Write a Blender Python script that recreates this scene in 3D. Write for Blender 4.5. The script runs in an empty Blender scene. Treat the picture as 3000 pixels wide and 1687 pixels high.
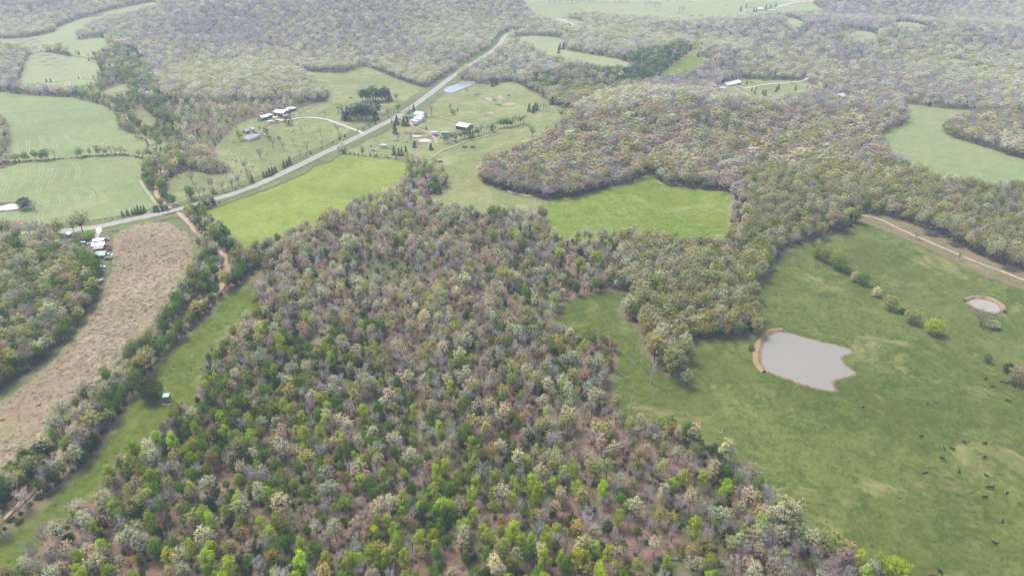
import bpy, bmesh, math, random
import numpy as np
from mathutils import Vector, Matrix
from mathutils.geometry import delaunay_2d_cdt

R = math.radians
rng = np.random.default_rng(7)
random.seed(7)
S = bpy.context.scene
COL = S.collection

# ------------------------------------------------------------------ camera, sky, sun, exposure
CAM_Z, PITCH, FPX = 200.0, R(29.0), 2000.0
cam = bpy.data.cameras.new('camera')
cam.sensor_width = 36.0
cam.lens = 24.0
cam.clip_start = 1.0
cam.clip_end = 12000.0
camo = bpy.data.objects.new('camera', cam)
camo.location = (0, 0, CAM_Z)
camo.rotation_euler = (math.pi / 2 - PITCH, 0, 0)
COL.objects.link(camo)
S.camera = camo

SUN_EL, SUN_AZ = R(60), R(-50)            # azimuth measured from +Y (view direction) towards +X
w = bpy.data.worlds.new('World')
S.world = w
w.use_nodes = True
nt = w.node_tree
nt.nodes.clear()
sky = nt.nodes.new('ShaderNodeTexSky')
sky.sky_type = 'NISHITA'
sky.sun_disc = False
sky.sun_elevation = SUN_EL
sky.sun_rotation = SUN_AZ
sky.altitude = 300
sky.air_density = 1.0
sky.dust_density = 5.0
sky.ozone_density = 1.0
bg = nt.nodes.new('ShaderNodeBackground')
bg.inputs['Strength'].default_value = 0.11
wo = nt.nodes.new('ShaderNodeOutputWorld')
nt.links.new(sky.outputs[0], bg.inputs[0])
nt.links.new(bg.outputs[0], wo.inputs[0])

sun = bpy.data.lights.new('sun', 'SUN')
sun.energy = 1.5
sun.angle = R(18)
sun.color = (1.0, 0.96, 0.9)
suno = bpy.data.objects.new('sun', sun)
sd = Vector((math.sin(SUN_AZ) * math.cos(SUN_EL), math.cos(SUN_AZ) * math.cos(SUN_EL), math.sin(SUN_EL)))
suno.rotation_euler = sd.to_track_quat('Z', 'Y').to_euler()
suno.location = (0, 0, 190)
COL.objects.link(suno)

S.view_settings.view_transform = 'Standard'
S.view_settings.look = 'None'
S.view_settings.exposure = 1.42
S.view_settings.gamma = 1.0
S.view_settings.use_curve_mapping = False
S.cycles.use_denoising = True
S.cycles.denoising_prefilter = 'NONE'
S.cycles.denoising_input_passes = 'RGB_ALBEDO_NORMAL'
S.cycles.max_bounces = 5
S.cycles.diffuse_bounces = 3
S.cycles.volume_bounces = 2
S.cycles.transmission_bounces = 3
S.cycles.transparent_max_bounces = 4
S.cycles.volume_max_steps = 64

HAZE_DENSITY = 0.00019

# ------------------------------------------------------------------ terrain and projection
HILLS = [(-420, 1700, 380, 270, 84), (-1250, 1800, 330, 240, 55), (150, 720, 175, 100, 20), (-60, 430, 150, 110, 6),
         (620, 1250, 320, 150, 26), (900, 1750, 420, 200, 40), (300, 1060, 190, 80, 12), (1050, 1080, 240, 110, 16), (-330, 820, 170, 100, 8), (520, 760, 150, 90, 6),
         (-2100, 2500, 500, 400, 60), (1900, 2600, 600, 400, 55), (300, 3300, 900, 500, 70), (-1200, 3600, 900, 500, 90)]
FLAT = []          # (x, y, radius) where ponds lie


def H(x, y):
    x = np.asarray(x, float)
    y = np.asarray(y, float)
    h = np.zeros(np.broadcast(x, y).shape)
    for cx, cy, sx, sy, a in HILLS:
        h = h + a * np.exp(-((x - cx) / sx) ** 2 - ((y - cy) / sy) ** 2)
    h = h + 1.6 * np.sin(x / 61 + 0.7) * np.cos(y / 53 + 1.1) + 0.9 * np.sin(x / 29 + y / 37) + 1.2 * np.cos(y / 90 - x / 140)
    for cx, cy, r in FLAT:
        h = h * (1 - np.exp(-(((x - cx) ** 2 + (y - cy) ** 2) / (r * r)) ** 2))
    return h


CP, SP = math.cos(PITCH), math.sin(PITCH)


def ground(px):
    """photo pixels (3000 x 1687) -> points where those sight lines meet the terrain"""
    px = np.atleast_2d(np.asarray(px, float))
    xc = (px[:, 0] - 1500) / FPX
    yc = -(px[:, 1] - 843.5) / FPX
    d = np.stack([xc, CP + yc * SP, -SP + yc * CP], 1)
    t = np.geomspace(120, 6500, 900)
    X = d[:, 0, None] * t
    Y = d[:, 1, None] * t
    Z = CAM_Z + d[:, 2, None] * t
    below = Z < H(X, Y)
    k = np.where(below.any(1), below.argmax(1), len(t) - 1)
    k = np.maximum(k, 1)
    lo, hi = t[k - 1], t[k]
    for _ in range(22):
        m = (lo + hi) / 2
        b = CAM_Z + d[:, 2] * m < H(d[:, 0] * m, d[:, 1] * m)
        hi = np.where(b, m, hi)
        lo = np.where(b, lo, m)
    x, y = d[:, 0] * hi, d[:, 1] * hi
    return np.stack([x, y, H(x, y)], 1)


def P(px, py):
    return ground([(px, py)])[0]


def project(p):
    p = np.atleast_2d(p)
    x, y, z = p[:, 0], p[:, 1], p[:, 2] - CAM_Z
    f = np.maximum(y * CP - z * SP, 1e-3)
    u = y * SP + z * CP
    return np.stack([1500 + FPX * x / f, 843.5 - FPX * u / f], 1), f


POND_PX = {
    'large': [(2265, 978), (2288, 975), (2320, 981), (2396, 1003), (2454, 1016), (2480, 1022), (2500, 1033), (2485, 1041), (2466, 1045), (2463, 1055),
              (2470, 1068), (2485, 1078), (2506, 1097), (2490, 1105), (2466, 1110), (2445, 1114), (2436, 1122), (2440, 1135), (2451, 1148), (2425, 1148),
              (2372, 1135), (2308, 1112), (2250, 1093), (2236, 1083), (2228, 1055), (2230, 1030), (2242, 995)],
    'small': [(2832, 882), (2850, 879), (2876, 879), (2900, 885), (2920, 892), (2932, 908), (2929, 918), (2905, 920), (2870, 910), (2838, 893)],
    'edge': [(-60, 612), (0, 608), (20, 601), (35, 598), (64, 600), (66, 608), (44, 617), (0, 619), (-60, 621)],
    'blue': [(1299, 262), (1315, 256), (1332, 250), (1355, 243), (1376, 239), (1392, 240), (1391, 250), (1361, 259), (1327, 274), (1303, 272)],
    'twin_a': [(1204, 398), (1214, 394), (1228, 393), (1248, 397), (1238, 401), (1226, 404), (1208, 403)],
    'twin_b': [(1223, 413), (1235, 409), (1250, 408), (1270, 414), (1257, 418), (1232, 418)],
}
_fl = []
for k, v in POND_PX.items():
    g = ground(v)
    c = g.mean(0)
    _fl.append((c[0], c[1], np.hypot(g[:, 0] - c[0], g[:, 1] - c[1]).max() * 1.35 + 6))
FLAT.extend(_fl)

# ------------------------------------------------------------------ node helpers


def new_mat(name):
    m = bpy.data.materials.new(name)
    m.use_nodes = True
    n = m.node_tree
    n.nodes.clear()
    out = n.nodes.new('ShaderNodeOutputMaterial')
    return m, n, out


def nd(n, t, **kw):
    x = n.nodes.new(t)
    for k, v in kw.items():
        if k.startswith('i_'):
            x.inputs[k[2:].replace('_', ' ')].default_value = v
        else:
            setattr(x, k, v)
    return x


def noise(n, scale, detail=3, rough=0.6, vec=None, dist=0.0):
    t = nd(n, 'ShaderNodeTexNoise')
    t.inputs['Scale'].default_value = scale
    t.inputs['Detail'].default_value = detail
    t.inputs['Roughness'].default_value = rough
    t.inputs['Distortion'].default_value = dist
    if vec is not None:
        n.links.new(vec, t.inputs['Vector'])
    return t.outputs['Fac']


def ramp(n, fac, stops):
    r = nd(n, 'ShaderNodeValToRGB')
    e = r.color_ramp.elements
    while len(e) < len(stops):
        e.new(0.5)
    for i, (p, c) in enumerate(stops):
        e[i].position = p
        e[i].color = (*c, 1) if len(c) == 3 else c
    n.links.new(fac, r.inputs[0])
    return r.outputs[0]


def mix(n, fac, a, b, blend='MIX'):
    m = nd(n, 'ShaderNodeMix', data_type='RGBA', blend_type=blend)
    for sock, v in ((m.inputs[0], fac), (m.inputs[6], a), (m.inputs[7], b)):
        if hasattr(v, 'is_output'):
            n.links.new(v, sock)
        elif isinstance(v, (int, float)):
            sock.default_value = v
        else:
            sock.default_value = (*v, 1)
    return m.outputs[2]


def mth(n, op, a, b=0.0, c=None):
    m = nd(n, 'ShaderNodeMath', operation=op)
    for i, v in enumerate((a, b) if c is None else (a, b, c)):
        if hasattr(v, 'is_output'):
            n.links.new(v, m.inputs[i])
        else:
            m.inputs[i].default_value = v
    return m.outputs[0]


def pos_vec(n, sx=1, sy=1, rot=0):
    g = nd(n, 'ShaderNodeNewGeometry')
    mp = nd(n, 'ShaderNodeMapping')
    mp.inputs['Scale'].default_value = (sx, sy, 1)
    mp.inputs['Rotation'].default_value = (0, 0, rot)
    n.links.new(g.outputs['Position'], mp.inputs['Vector'])
    return mp.outputs[0]


def finish(n, out, col, rough=0.95, bump=None, bdist=0.3, spec=0.15):
    b = nd(n, 'ShaderNodeBsdfPrincipled')
    b.inputs['Roughness'].default_value = rough
    b.inputs['Specular IOR Level'].default_value = spec
    if hasattr(col, 'is_output'):
        n.links.new(col, b.inputs['Base Color'])
    else:
        b.inputs['Base Color'].default_value = (*col, 1)
    if bump is not None:
        bp = nd(n, 'ShaderNodeBump')
        bp.inputs['Strength'].default_value = 0.7
        bp.inputs['Distance'].default_value = bdist
        n.links.new(bump, bp.inputs['Height'])
        n.links.new(bp.outputs[0], b.inputs['Normal'])
    n.links.new(b.outputs[0], out.inputs[0])
    return b


def grass_mat(name, lo, mid, hi, dry=None, dry_amt=0.5, stripe=None, edge=None, contrast=1.0, edge_w=5.0):
    """turf: broad patches, mottling and fine tufts; fades to bare ground in an uneven strip along its edge"""
    lo, mid, hi = (tuple(k * 0.80 for k in q) for q in (lo, mid, hi))
    m, n, out = new_mat(name)
    v = pos_vec(n)
    big = noise(n, 0.014, 4, 0.6, v, 0.6)
    med = noise(n, 0.10, 6, 0.72, v, 0.4)
    fine = noise(n, 0.38, 5, 0.85, v, 0.4)
    f = mth(n, 'ADD', mth(n, 'MULTIPLY_ADD', big, 0.45, 0.54 - 1.025), mth(n, 'ADD', mth(n, 'MULTIPLY', med, 0.6), fine))
    if stripe:
        sv = pos_vec(n, stripe[0], stripe[0] * 0.06, stripe[1])
        f = mth(n, 'ADD', f, mth(n, 'MULTIPLY', mth(n, 'SUBTRACT', noise(n, 1.0, 2, 0.5, sv), 0.5), stripe[2]))
    s = 0.125 / contrast
    c = ramp(n, f, [(0.54 - s, lo), (0.54, mid), (0.54 + s, hi)])
    ol = noise(n, 0.02, 5, 0.68, pos_vec(n, 1, 1, 2.1), 0.7)
    c = mix(n, mth(n, 'MULTIPLY', ramp(n, ol, [(0.42, (0, 0, 0)), (0.62, (1, 1, 1))]), 0.5), c, mix(n, fine, tuple(k * q for k, q in zip(lo, (1.25, 1.0, 1.0))), tuple(k * q for k, q in zip(mid, (1.2, 0.98, 1.0)))))
    if dry:
        dn = noise(n, 0.028, 5, 0.72, pos_vec(n, 1, 1, 0.7), 0.8)
        c = mix(n, mth(n, 'MULTIPLY', ramp(n, dn, [(0.60 - 0.08 * dry_amt, (0, 0, 0)), (0.74, (1, 1, 1))]), 0.75), c, dry)
    if edge:
        a = nd(n, 'ShaderNodeAttribute', attribute_name='edge')
        en = noise(n, 0.16, 4, 0.7, v)
        e = mth(n, 'ADD', mth(n, 'DIVIDE', a.outputs['Fac'], edge_w), mth(n, 'MULTIPLY', mth(n, 'SUBTRACT', en, 0.5), 2.2))
        c = mix(n, ramp(n, e, [(0.15, (1, 1, 1)), (0.75, (0, 0, 0))]), c, edge)
    finish(n, out, c, bump=mth(n, 'ADD', med, mth(n, 'MULTIPLY', fine, 0.35)), bdist=0.35)
    return m


def soil_mat(name, a, b, c=None, scale=0.25, rough=0.95, bd=0.2):
    m, n, out = new_mat(name)
    v = pos_vec(n)
    f1 = noise(n, scale, 5, 0.7, v, 0.4)
    col = ramp(n, f1, [(0.36, a), (0.62, b)])
    if c:
        col = mix(n, ramp(n, noise(n, scale * 0.35, 4, 0.7, v), [(0.5, (0, 0, 0)), (0.62, (1, 1, 1))]), col, c)
    finish(n, out, col, rough, f1, bd)
    return m


def paint(name, col, rough=0.55, metal=0.0, var=0.12, scale=0.8, streak=False):
    """painted or bare surface with some weathering"""
    m, n, out = new_mat(name)
    tc = nd(n, 'ShaderNodeTexCoord')
    mp = nd(n, 'ShaderNodeMapping')
    if streak:
        mp.inputs['Scale'].default_value = (6, 6, 0.4)
    n.links.new(tc.outputs['Object'], mp.inputs[0])
    f = noise(n, scale, 4, 0.7, mp.outputs[0])
    c = ramp(n, f, [(0.3, tuple(max(0, k * (1 - var)) for k in col)), (0.7, tuple(min(1, k * (1 + var * 0.6)) for k in col))])
    b = finish(n, out, c, rough, None, spec=0.35)
    b.inputs['Metallic'].default_value = metal
    return m


# ------------------------------------------------------------------ mesh helpers
def tag(o, label=None, cat=None, group=None, kind=None):
    if label:
        o['label'] = label
    if cat:
        o['category'] = cat
    if group:
        o['group'] = group
    if kind:
        o['kind'] = kind
    return o


def mesh_np(name, verts, faces, mats=(), mi=None, smooth=False, uvless=True):
    me = bpy.data.meshes.new(name)
    me.from_pydata([tuple(v) for v in verts], [], [tuple(f) for f in faces])
    for m in mats:
        me.materials.append(m)
    if mi is not None:
        me.polygons.foreach_set('material_index', np.asarray(mi, np.int32))
    if smooth:
        me.polygons.foreach_set('use_smooth', np.ones(len(me.polygons), bool))
    me.update()
    return me


def obj(name, me, parent=None, loc=None, rz=0.0):
    o = bpy.data.objects.new(name, me)
    COL.objects.link(o)
    if parent is not None:
        o.parent = parent
    if loc is not None:
        o.location = tuple(float(k) for k in loc)
    if rz:
        o.rotation_euler = (0, 0, float(rz))
    return o


def empty(name, loc, rz=0.0):
    o = obj(name, None, None, loc, rz)
    o.empty_display_size = 1.0
    return o


def in_poly(pts, poly):
    pts = np.asarray(pts, float)
    poly = np.asarray(poly, float)
    ins = np.zeros(len(pts), bool)
    lo, hi = poly.min(0), poly.max(0)
    sel = np.where((pts[:, 0] >= lo[0]) & (pts[:, 0] <= hi[0]) & (pts[:, 1] >= lo[1]) & (pts[:, 1] <= hi[1]))[0]
    if not len(sel):
        return ins
    x, y = pts[sel, 0], pts[sel, 1]
    r = np.zeros(len(sel), bool)
    j = len(poly) - 1
    for i in range(len(poly)):
        xi, yi = poly[i]
        xj, yj = poly[j]
        if yi != yj:
            r ^= ((yi > y) != (yj > y)) & (x < (xj - xi) * (y - yi) / (yj - yi) + xi)
        j = i
    ins[sel] = r
    return ins


def densify(pl, step, closed=True):
    pl = np.asarray(pl, float)
    out = []
    n = len(pl)
    for i in range(n if closed else n - 1):
        a, b = pl[i], pl[(i + 1) % n]
        k = max(1, int(np.hypot(*(b - a)) / step))
        for s in range(k):
            out.append(a + (b - a) * s / k)
    if not closed:
        out.append(pl[-1])
    return np.array(out)


def chaikin(p, it=2, closed=True):
    p = np.asarray(p, float)
    for _ in range(it):
        if closed:
            q = np.roll(p, -1, 0)
            p = np.stack([0.75 * p + 0.25 * q, 0.25 * p + 0.75 * q], 1).reshape(-1, p.shape[1])
        else:
            a, b = p[:-1], p[1:]
            m = np.stack([0.75 * a + 0.25 * b, 0.25 * a + 0.75 * b], 1).reshape(-1, p.shape[1])
            p = np.vstack([p[:1], m, p[-1:]])
    return p


def seg_dist(pts, line):
    """distance in plan from points to a dense polyline"""
    pts = np.asarray(pts)[:, :2]
    line = np.asarray(line)[:, :2]
    d = np.full(len(pts), 1e9)
    for i in range(0, len(pts), 4000):
        q = pts[i:i + 4000]
        d[i:i + 4000] = np.sqrt(((q[:, None, :] - line[None]) ** 2).sum(2).min(1))
    return d


def sheet(name, px, mat, z, cell=9.0, wob=0.7, label=None, cat='field', parent=None, level=None, world=False, smooth=1):
    """ground sheet: an outline on the terrain, triangulated, with the distance to its edge kept per vertex"""
    if world:
        b = np.asarray(px, float)
    else:
        pp = chaikin(px, smooth)
        b = ground(densify(pp, 9))[:, :2]
    n = len(b)
    nrm = np.roll(b, -1, 0) - np.roll(b, 1, 0)
    nrm = np.stack([nrm[:, 1], -nrm[:, 0]], 1) / (np.linalg.norm(nrm, axis=1, keepdims=True) + 1e-6)
    wv = rng.normal(size=n)
    wv = np.convolve(np.r_[wv[-3:], wv, wv[:3]], np.ones(3) / 3, 'same')[3:-3]
    b = b + nrm * (wv * wob)[:, None]
    lo, hi = b.min(0), b.max(0)
    area = (hi - lo).prod()
    c = max(cell, math.sqrt(area / 9000))
    gx, gy = np.meshgrid(np.arange(lo[0] + c / 2, hi[0], c), np.arange(lo[1] + c / 2, hi[1], c))
    g = np.stack([gx.ravel(), gy.ravel()], 1) + rng.uniform(-.2, .2, (gx.size, 2)) * c
    g = g[in_poly(g, b)]
    if len(g):
        d = seg_dist(g, b)
        g, d = g[d > c * 0.35], d[d > c * 0.35]
    else:
        d = np.zeros(0)
    allp = np.vstack([b, g])
    edges = [(i, (i + 1) % n) for i in range(n)]
    v, _, f, _, _, _ = delaunay_2d_cdt([Vector(q) for q in allp], edges, [list(range(n))], 1, 1e-4)
    v = np.array([(q.x, q.y) for q in v])
    zz = H(v[:, 0], v[:, 1]) + z if level is None else np.full(len(v), level)
    f = [t if (v[t[1]][0] - v[t[0]][0]) * (v[t[2]][1] - v[t[0]][1]) - (v[t[1]][1] - v[t[0]][1]) * (v[t[2]][0] - v[t[0]][0]) > 0 else t[::-1] for t in f]
    me = mesh_np(name, np.c_[v, zz], f, [mat], smooth=True)
    at = me.attributes.new('edge', 'FLOAT', 'POINT')
    at.data.foreach_set('value', seg_dist(v, np.vstack([b, (b + np.roll(b, -1, 0)) / 2])).astype(np.float32))
    o = obj(name, me, parent)
    if parent is None:
        tag(o, label, cat, None, 'structure')
    return o


def path_px(px, step=5.0, it=2):
    """photo polyline -> smooth, evenly spaced line on the terrain"""
    p = chaikin(ground(densify(px, 6, False))[:, :2], it, False)
    s = np.r_[0, np.cumsum(np.hypot(*np.diff(p, axis=0).T))]
    t = np.arange(0, s[-1], step)
    p = np.stack([np.interp(t, s, p[:, 0]), np.interp(t, s, p[:, 1])], 1)
    for _ in range(3):
        p[1:-1] = (p[:-2] + 2 * p[1:-1] + p[2:]) / 4
    return p


def ribbon(name, p, width, z, mat, label=None, cat=None, parent=None, off=0.0, nx=2, wob=0.0, crown=0.0, kind='structure'):
    t = np.gradient(p, axis=0)
    t /= np.linalg.norm(t, axis=1, keepdims=True) + 1e-9
    nn = np.stack([t[:, 1], -t[:, 0]], 1)
    wd = np.broadcast_to(np.asarray(width, float), (len(p),))
    vs = []
    for k in range(nx):
        u = k / (nx - 1) * 2 - 1
        o = off + u * wd / 2
        if wob and abs(u) == 1:
            q = rng.normal(size=len(p)) * wob
            o = o + np.convolve(q, np.ones(3) / 3, 'same')
        q = p + nn * o[:, None]
        vs.append(np.c_[q, H(q[:, 0], q[:, 1]) + z + crown * (1 - u * u)])
    vs = np.stack(vs, 1)
    L = len(p)
    f = [(i * nx + k, i * nx + k + 1, (i + 1) * nx + k + 1, (i + 1) * nx + k) for i in range(L - 1) for k in range(nx - 1)]
    f = [q[::-1] for q in f] if np.cross(np.r_[t[0], 0], np.r_[nn[0], 0])[2] < 0 else f
    me = mesh_np(name, vs.reshape(-1, 3), f, [mat], smooth=True)
    bb = me.polygons[0].normal.z if len(me.polygons) else 1
    if bb < 0:
        me.flip_normals()
    at = me.attributes.new('edge', 'FLOAT', 'POINT')
    e = np.stack([(1 - abs(k / (nx - 1) * 2 - 1)) * wd / 2 for k in range(nx)], 1)
    at.data.foreach_set('value', e.ravel().astype(np.float32))
    o = obj(name, me, parent)
    if parent is None:
        tag(o, label, cat, None, kind)
    return o


# ------------------------------------------------------------------ ground materials
LITTER = (0.160, 0.100, 0.074)
VERGE = (0.115, 0.125, 0.05)


def floor_mat():
    m, n, out = new_mat('forest floor')
    v = pos_vec(n)
    a = noise(n, 0.35, 5, 0.7, v, 0.3)
    c = ramp(n, a, [(0.32, (0.085, 0.055, 0.042)), (0.5, LITTER), (0.68, (0.21, 0.145, 0.105))])
    g = noise(n, 0.022, 5, 0.7, v, 0.6)
    c = mix(n, ramp(n, g, [(0.44, (0, 0, 0)), (0.56, (0.85, 0.85, 0.85))]), c, mix(n, a, (0.045, 0.065, 0.018), (0.10, 0.125, 0.04)))
    g2 = noise(n, 0.035, 4, 0.7, pos_vec(n, 1, 1, 1.3), 0.6)
    c = mix(n, ramp(n, g2, [(0.54, (0, 0, 0)), (0.66, (0.7, 0.7, 0.7))]), c, (0.21, 0.175, 0.13))
    finish(n, out, c, bump=a, bdist=0.4)
    return m


M = {}
M['floor'] = floor_mat()
M['pasture'] = grass_mat('pasture turf', (0.050, 0.080, 0.011), (0.086, 0.123, 0.018), (0.150, 0.172, 0.042), (0.27, 0.23, 0.10), 0.55, None, (0.13, 0.115, 0.06))
M['hay'] = grass_mat('bright hayfield', (0.135, 0.190, 0.024), (0.185, 0.245, 0.036), (0.25, 0.30, 0.065), None, 0, (0.22, R(62), 0.10), VERGE)
M['valley'] = grass_mat('valley hayfield', (0.100, 0.160, 0.014), (0.148, 0.215, 0.023), (0.215, 0.265, 0.050), (0.25, 0.24, 0.12), 0.3, None, (0.22, 0.17, 0.10))
M['strip'] = grass_mat('creek meadow', (0.060, 0.098, 0.008), (0.094, 0.140, 0.013), (0.155, 0.190, 0.035), (0.25, 0.24, 0.11), 0.15, (0.5, R(40), 0.12), (0.14, 0.12, 0.065))
M['crop'] = grass_mat('crop field', (0.150, 0.205, 0.072), (0.200, 0.258, 0.100), (0.265, 0.315, 0.14), (0.26, 0.24, 0.13), 0.2, (0.12, R(75), 0.07), (0.15, 0.14, 0.07), 0.8)
M['rough'] = grass_mat('rough pasture', (0.130, 0.168, 0.048), (0.190, 0.226, 0.078), (0.28, 0.29, 0.125), (0.30, 0.26, 0.15), 0.9, None, (0.16, 0.14, 0.075))
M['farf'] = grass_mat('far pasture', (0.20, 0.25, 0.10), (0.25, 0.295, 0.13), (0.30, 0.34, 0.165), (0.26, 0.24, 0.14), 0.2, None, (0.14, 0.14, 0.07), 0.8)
M['dry'] = grass_mat('dry grass field', (0.19, 0.150, 0.090), (0.27, 0.218, 0.138), (0.35, 0.29, 0.20), (0.16, 0.18, 0.06), 0.75, (0.55, R(25), 0.16), (0.17, 0.165, 0.075))
M['verge'] = grass_mat('grass verge', (0.085, 0.125, 0.035), (0.125, 0.165, 0.055), (0.18, 0.20, 0.085), (0.22, 0.19, 0.11), 0.4, None, (0.12, 0.11, 0.06))
M['yard'] = grass_mat('worn yard', (0.11, 0.12, 0.05), (0.155, 0.15, 0.075), (0.2, 0.18, 0.11), (0.22, 0.17, 0.11), 0.9, None, (0.13, 0.11, 0.07))
M['tan'] = grass_mat('tan verge', (0.13, 0.12, 0.05), (0.175, 0.155, 0.072), (0.235, 0.195, 0.11), (0.15, 0.15, 0.06), 0.6, None, (0.15, 0.12, 0.07))
M['gravel'] = soil_mat('creek gravel', (0.22, 0.15, 0.10), (0.42, 0.31, 0.22), (0.32, 0.21, 0.13), 0.5, bd=0.4)
M['dirt'] = soil_mat('dirt', (0.24, 0.175, 0.115), (0.38, 0.295, 0.205), None, 0.4)
M['trail'] = soil_mat('woodland trail soil', (0.13, 0.085, 0.06), (0.20, 0.14, 0.10), (0.09, 0.10, 0.04), 0.4)
M['bank'] = soil_mat('clay bank', (0.18, 0.125, 0.07), (0.30, 0.21, 0.125), (0.12, 0.12, 0.05), 0.45, bd=0.4)
M['mud'] = soil_mat('shore mud', (0.12, 0.09, 0.055), (0.24, 0.18, 0.11), None, 0.6)
M['ash'] = soil_mat('burnt earth', (0.05, 0.045, 0.042), (0.10, 0.085, 0.075), None, 0.6)
M['driveway'] = soil_mat('limestone gravel', (0.36, 0.33, 0.27), (0.52, 0.48, 0.41), None, 0.7)
M['asphalt'] = soil_mat('worn asphalt', (0.20, 0.19, 0.19), (0.27, 0.26, 0.255), None, 0.15, 0.85, 0.02)
M['shoulder'] = soil_mat('gravel shoulder', (0.26, 0.245, 0.21), (0.40, 0.375, 0.335), None, 0.5)
M['white line'] = paint('white road paint', (0.60, 0.60, 0.58), 0.7)
M['yellow line'] = paint('yellow road paint', (0.55, 0.38, 0.06), 0.7)
M['tyre track'] = soil_mat('flattened pale grass', (0.20, 0.24, 0.11), (0.29, 0.31, 0.18), None, 0.3)


def water_mat(name, col, rough=0.05):
    m, n, out = new_mat(name)
    v = pos_vec(n)
    c = mix(n, noise(n, 0.03, 3, 0.5, v), col, tuple(k * 0.86 for k in col))
    b = finish(n, out, c, rough, noise(n, 1.6, 3, 0.5, v), 0.012, spec=0.6)
    b.inputs['IOR'].default_value = 1.333
    return m


M['w_grey'] = water_mat('silty grey water', (0.225, 0.213, 0.175))
M['w_pink'] = water_mat('silty tan water', (0.29, 0.255, 0.22))
M['w_blue'] = water_mat('clear blue water', (0.22, 0.27, 0.27))
M['w_pale'] = water_mat('pale sky-glare water', (0.42, 0.43, 0.41))  # whitish base colour carries the sky glare on these ponds
M['w_creek'] = water_mat('dark creek water', (0.10, 0.10, 0.09))

# ------------------------------------------------------------------ terrain sheet
ys = [-260.0]
while ys[-1] < 5400:
    ys.append(ys[-1] + max(9.0, min(60.0, 9 + (ys[-1] - 600) * 0.03)))
ys = np.array(ys)
xs0 = np.sign(np.linspace(-1, 1, 261)) * np.abs(np.linspace(-1, 1, 261)) ** 1.45 * 3600
GX, GY = np.meshgrid(xs0, ys)
ny, nx = GX.shape
idx = np.arange(ny * nx).reshape(ny, nx)
gf = np.stack([idx[:-1, :-1], idx[:-1, 1:], idx[1:, 1:], idx[1:, :-1]], -1).reshape(-1, 4)
gme = mesh_np('ground', np.c_[GX.ravel(), GY.ravel(), H(GX, GY).ravel()], gf, [M['floor']], smooth=True)
tag(obj('ground', gme), 'brown leaf-littered ground rolling under all the woods', 'ground', None, 'structure')

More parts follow.
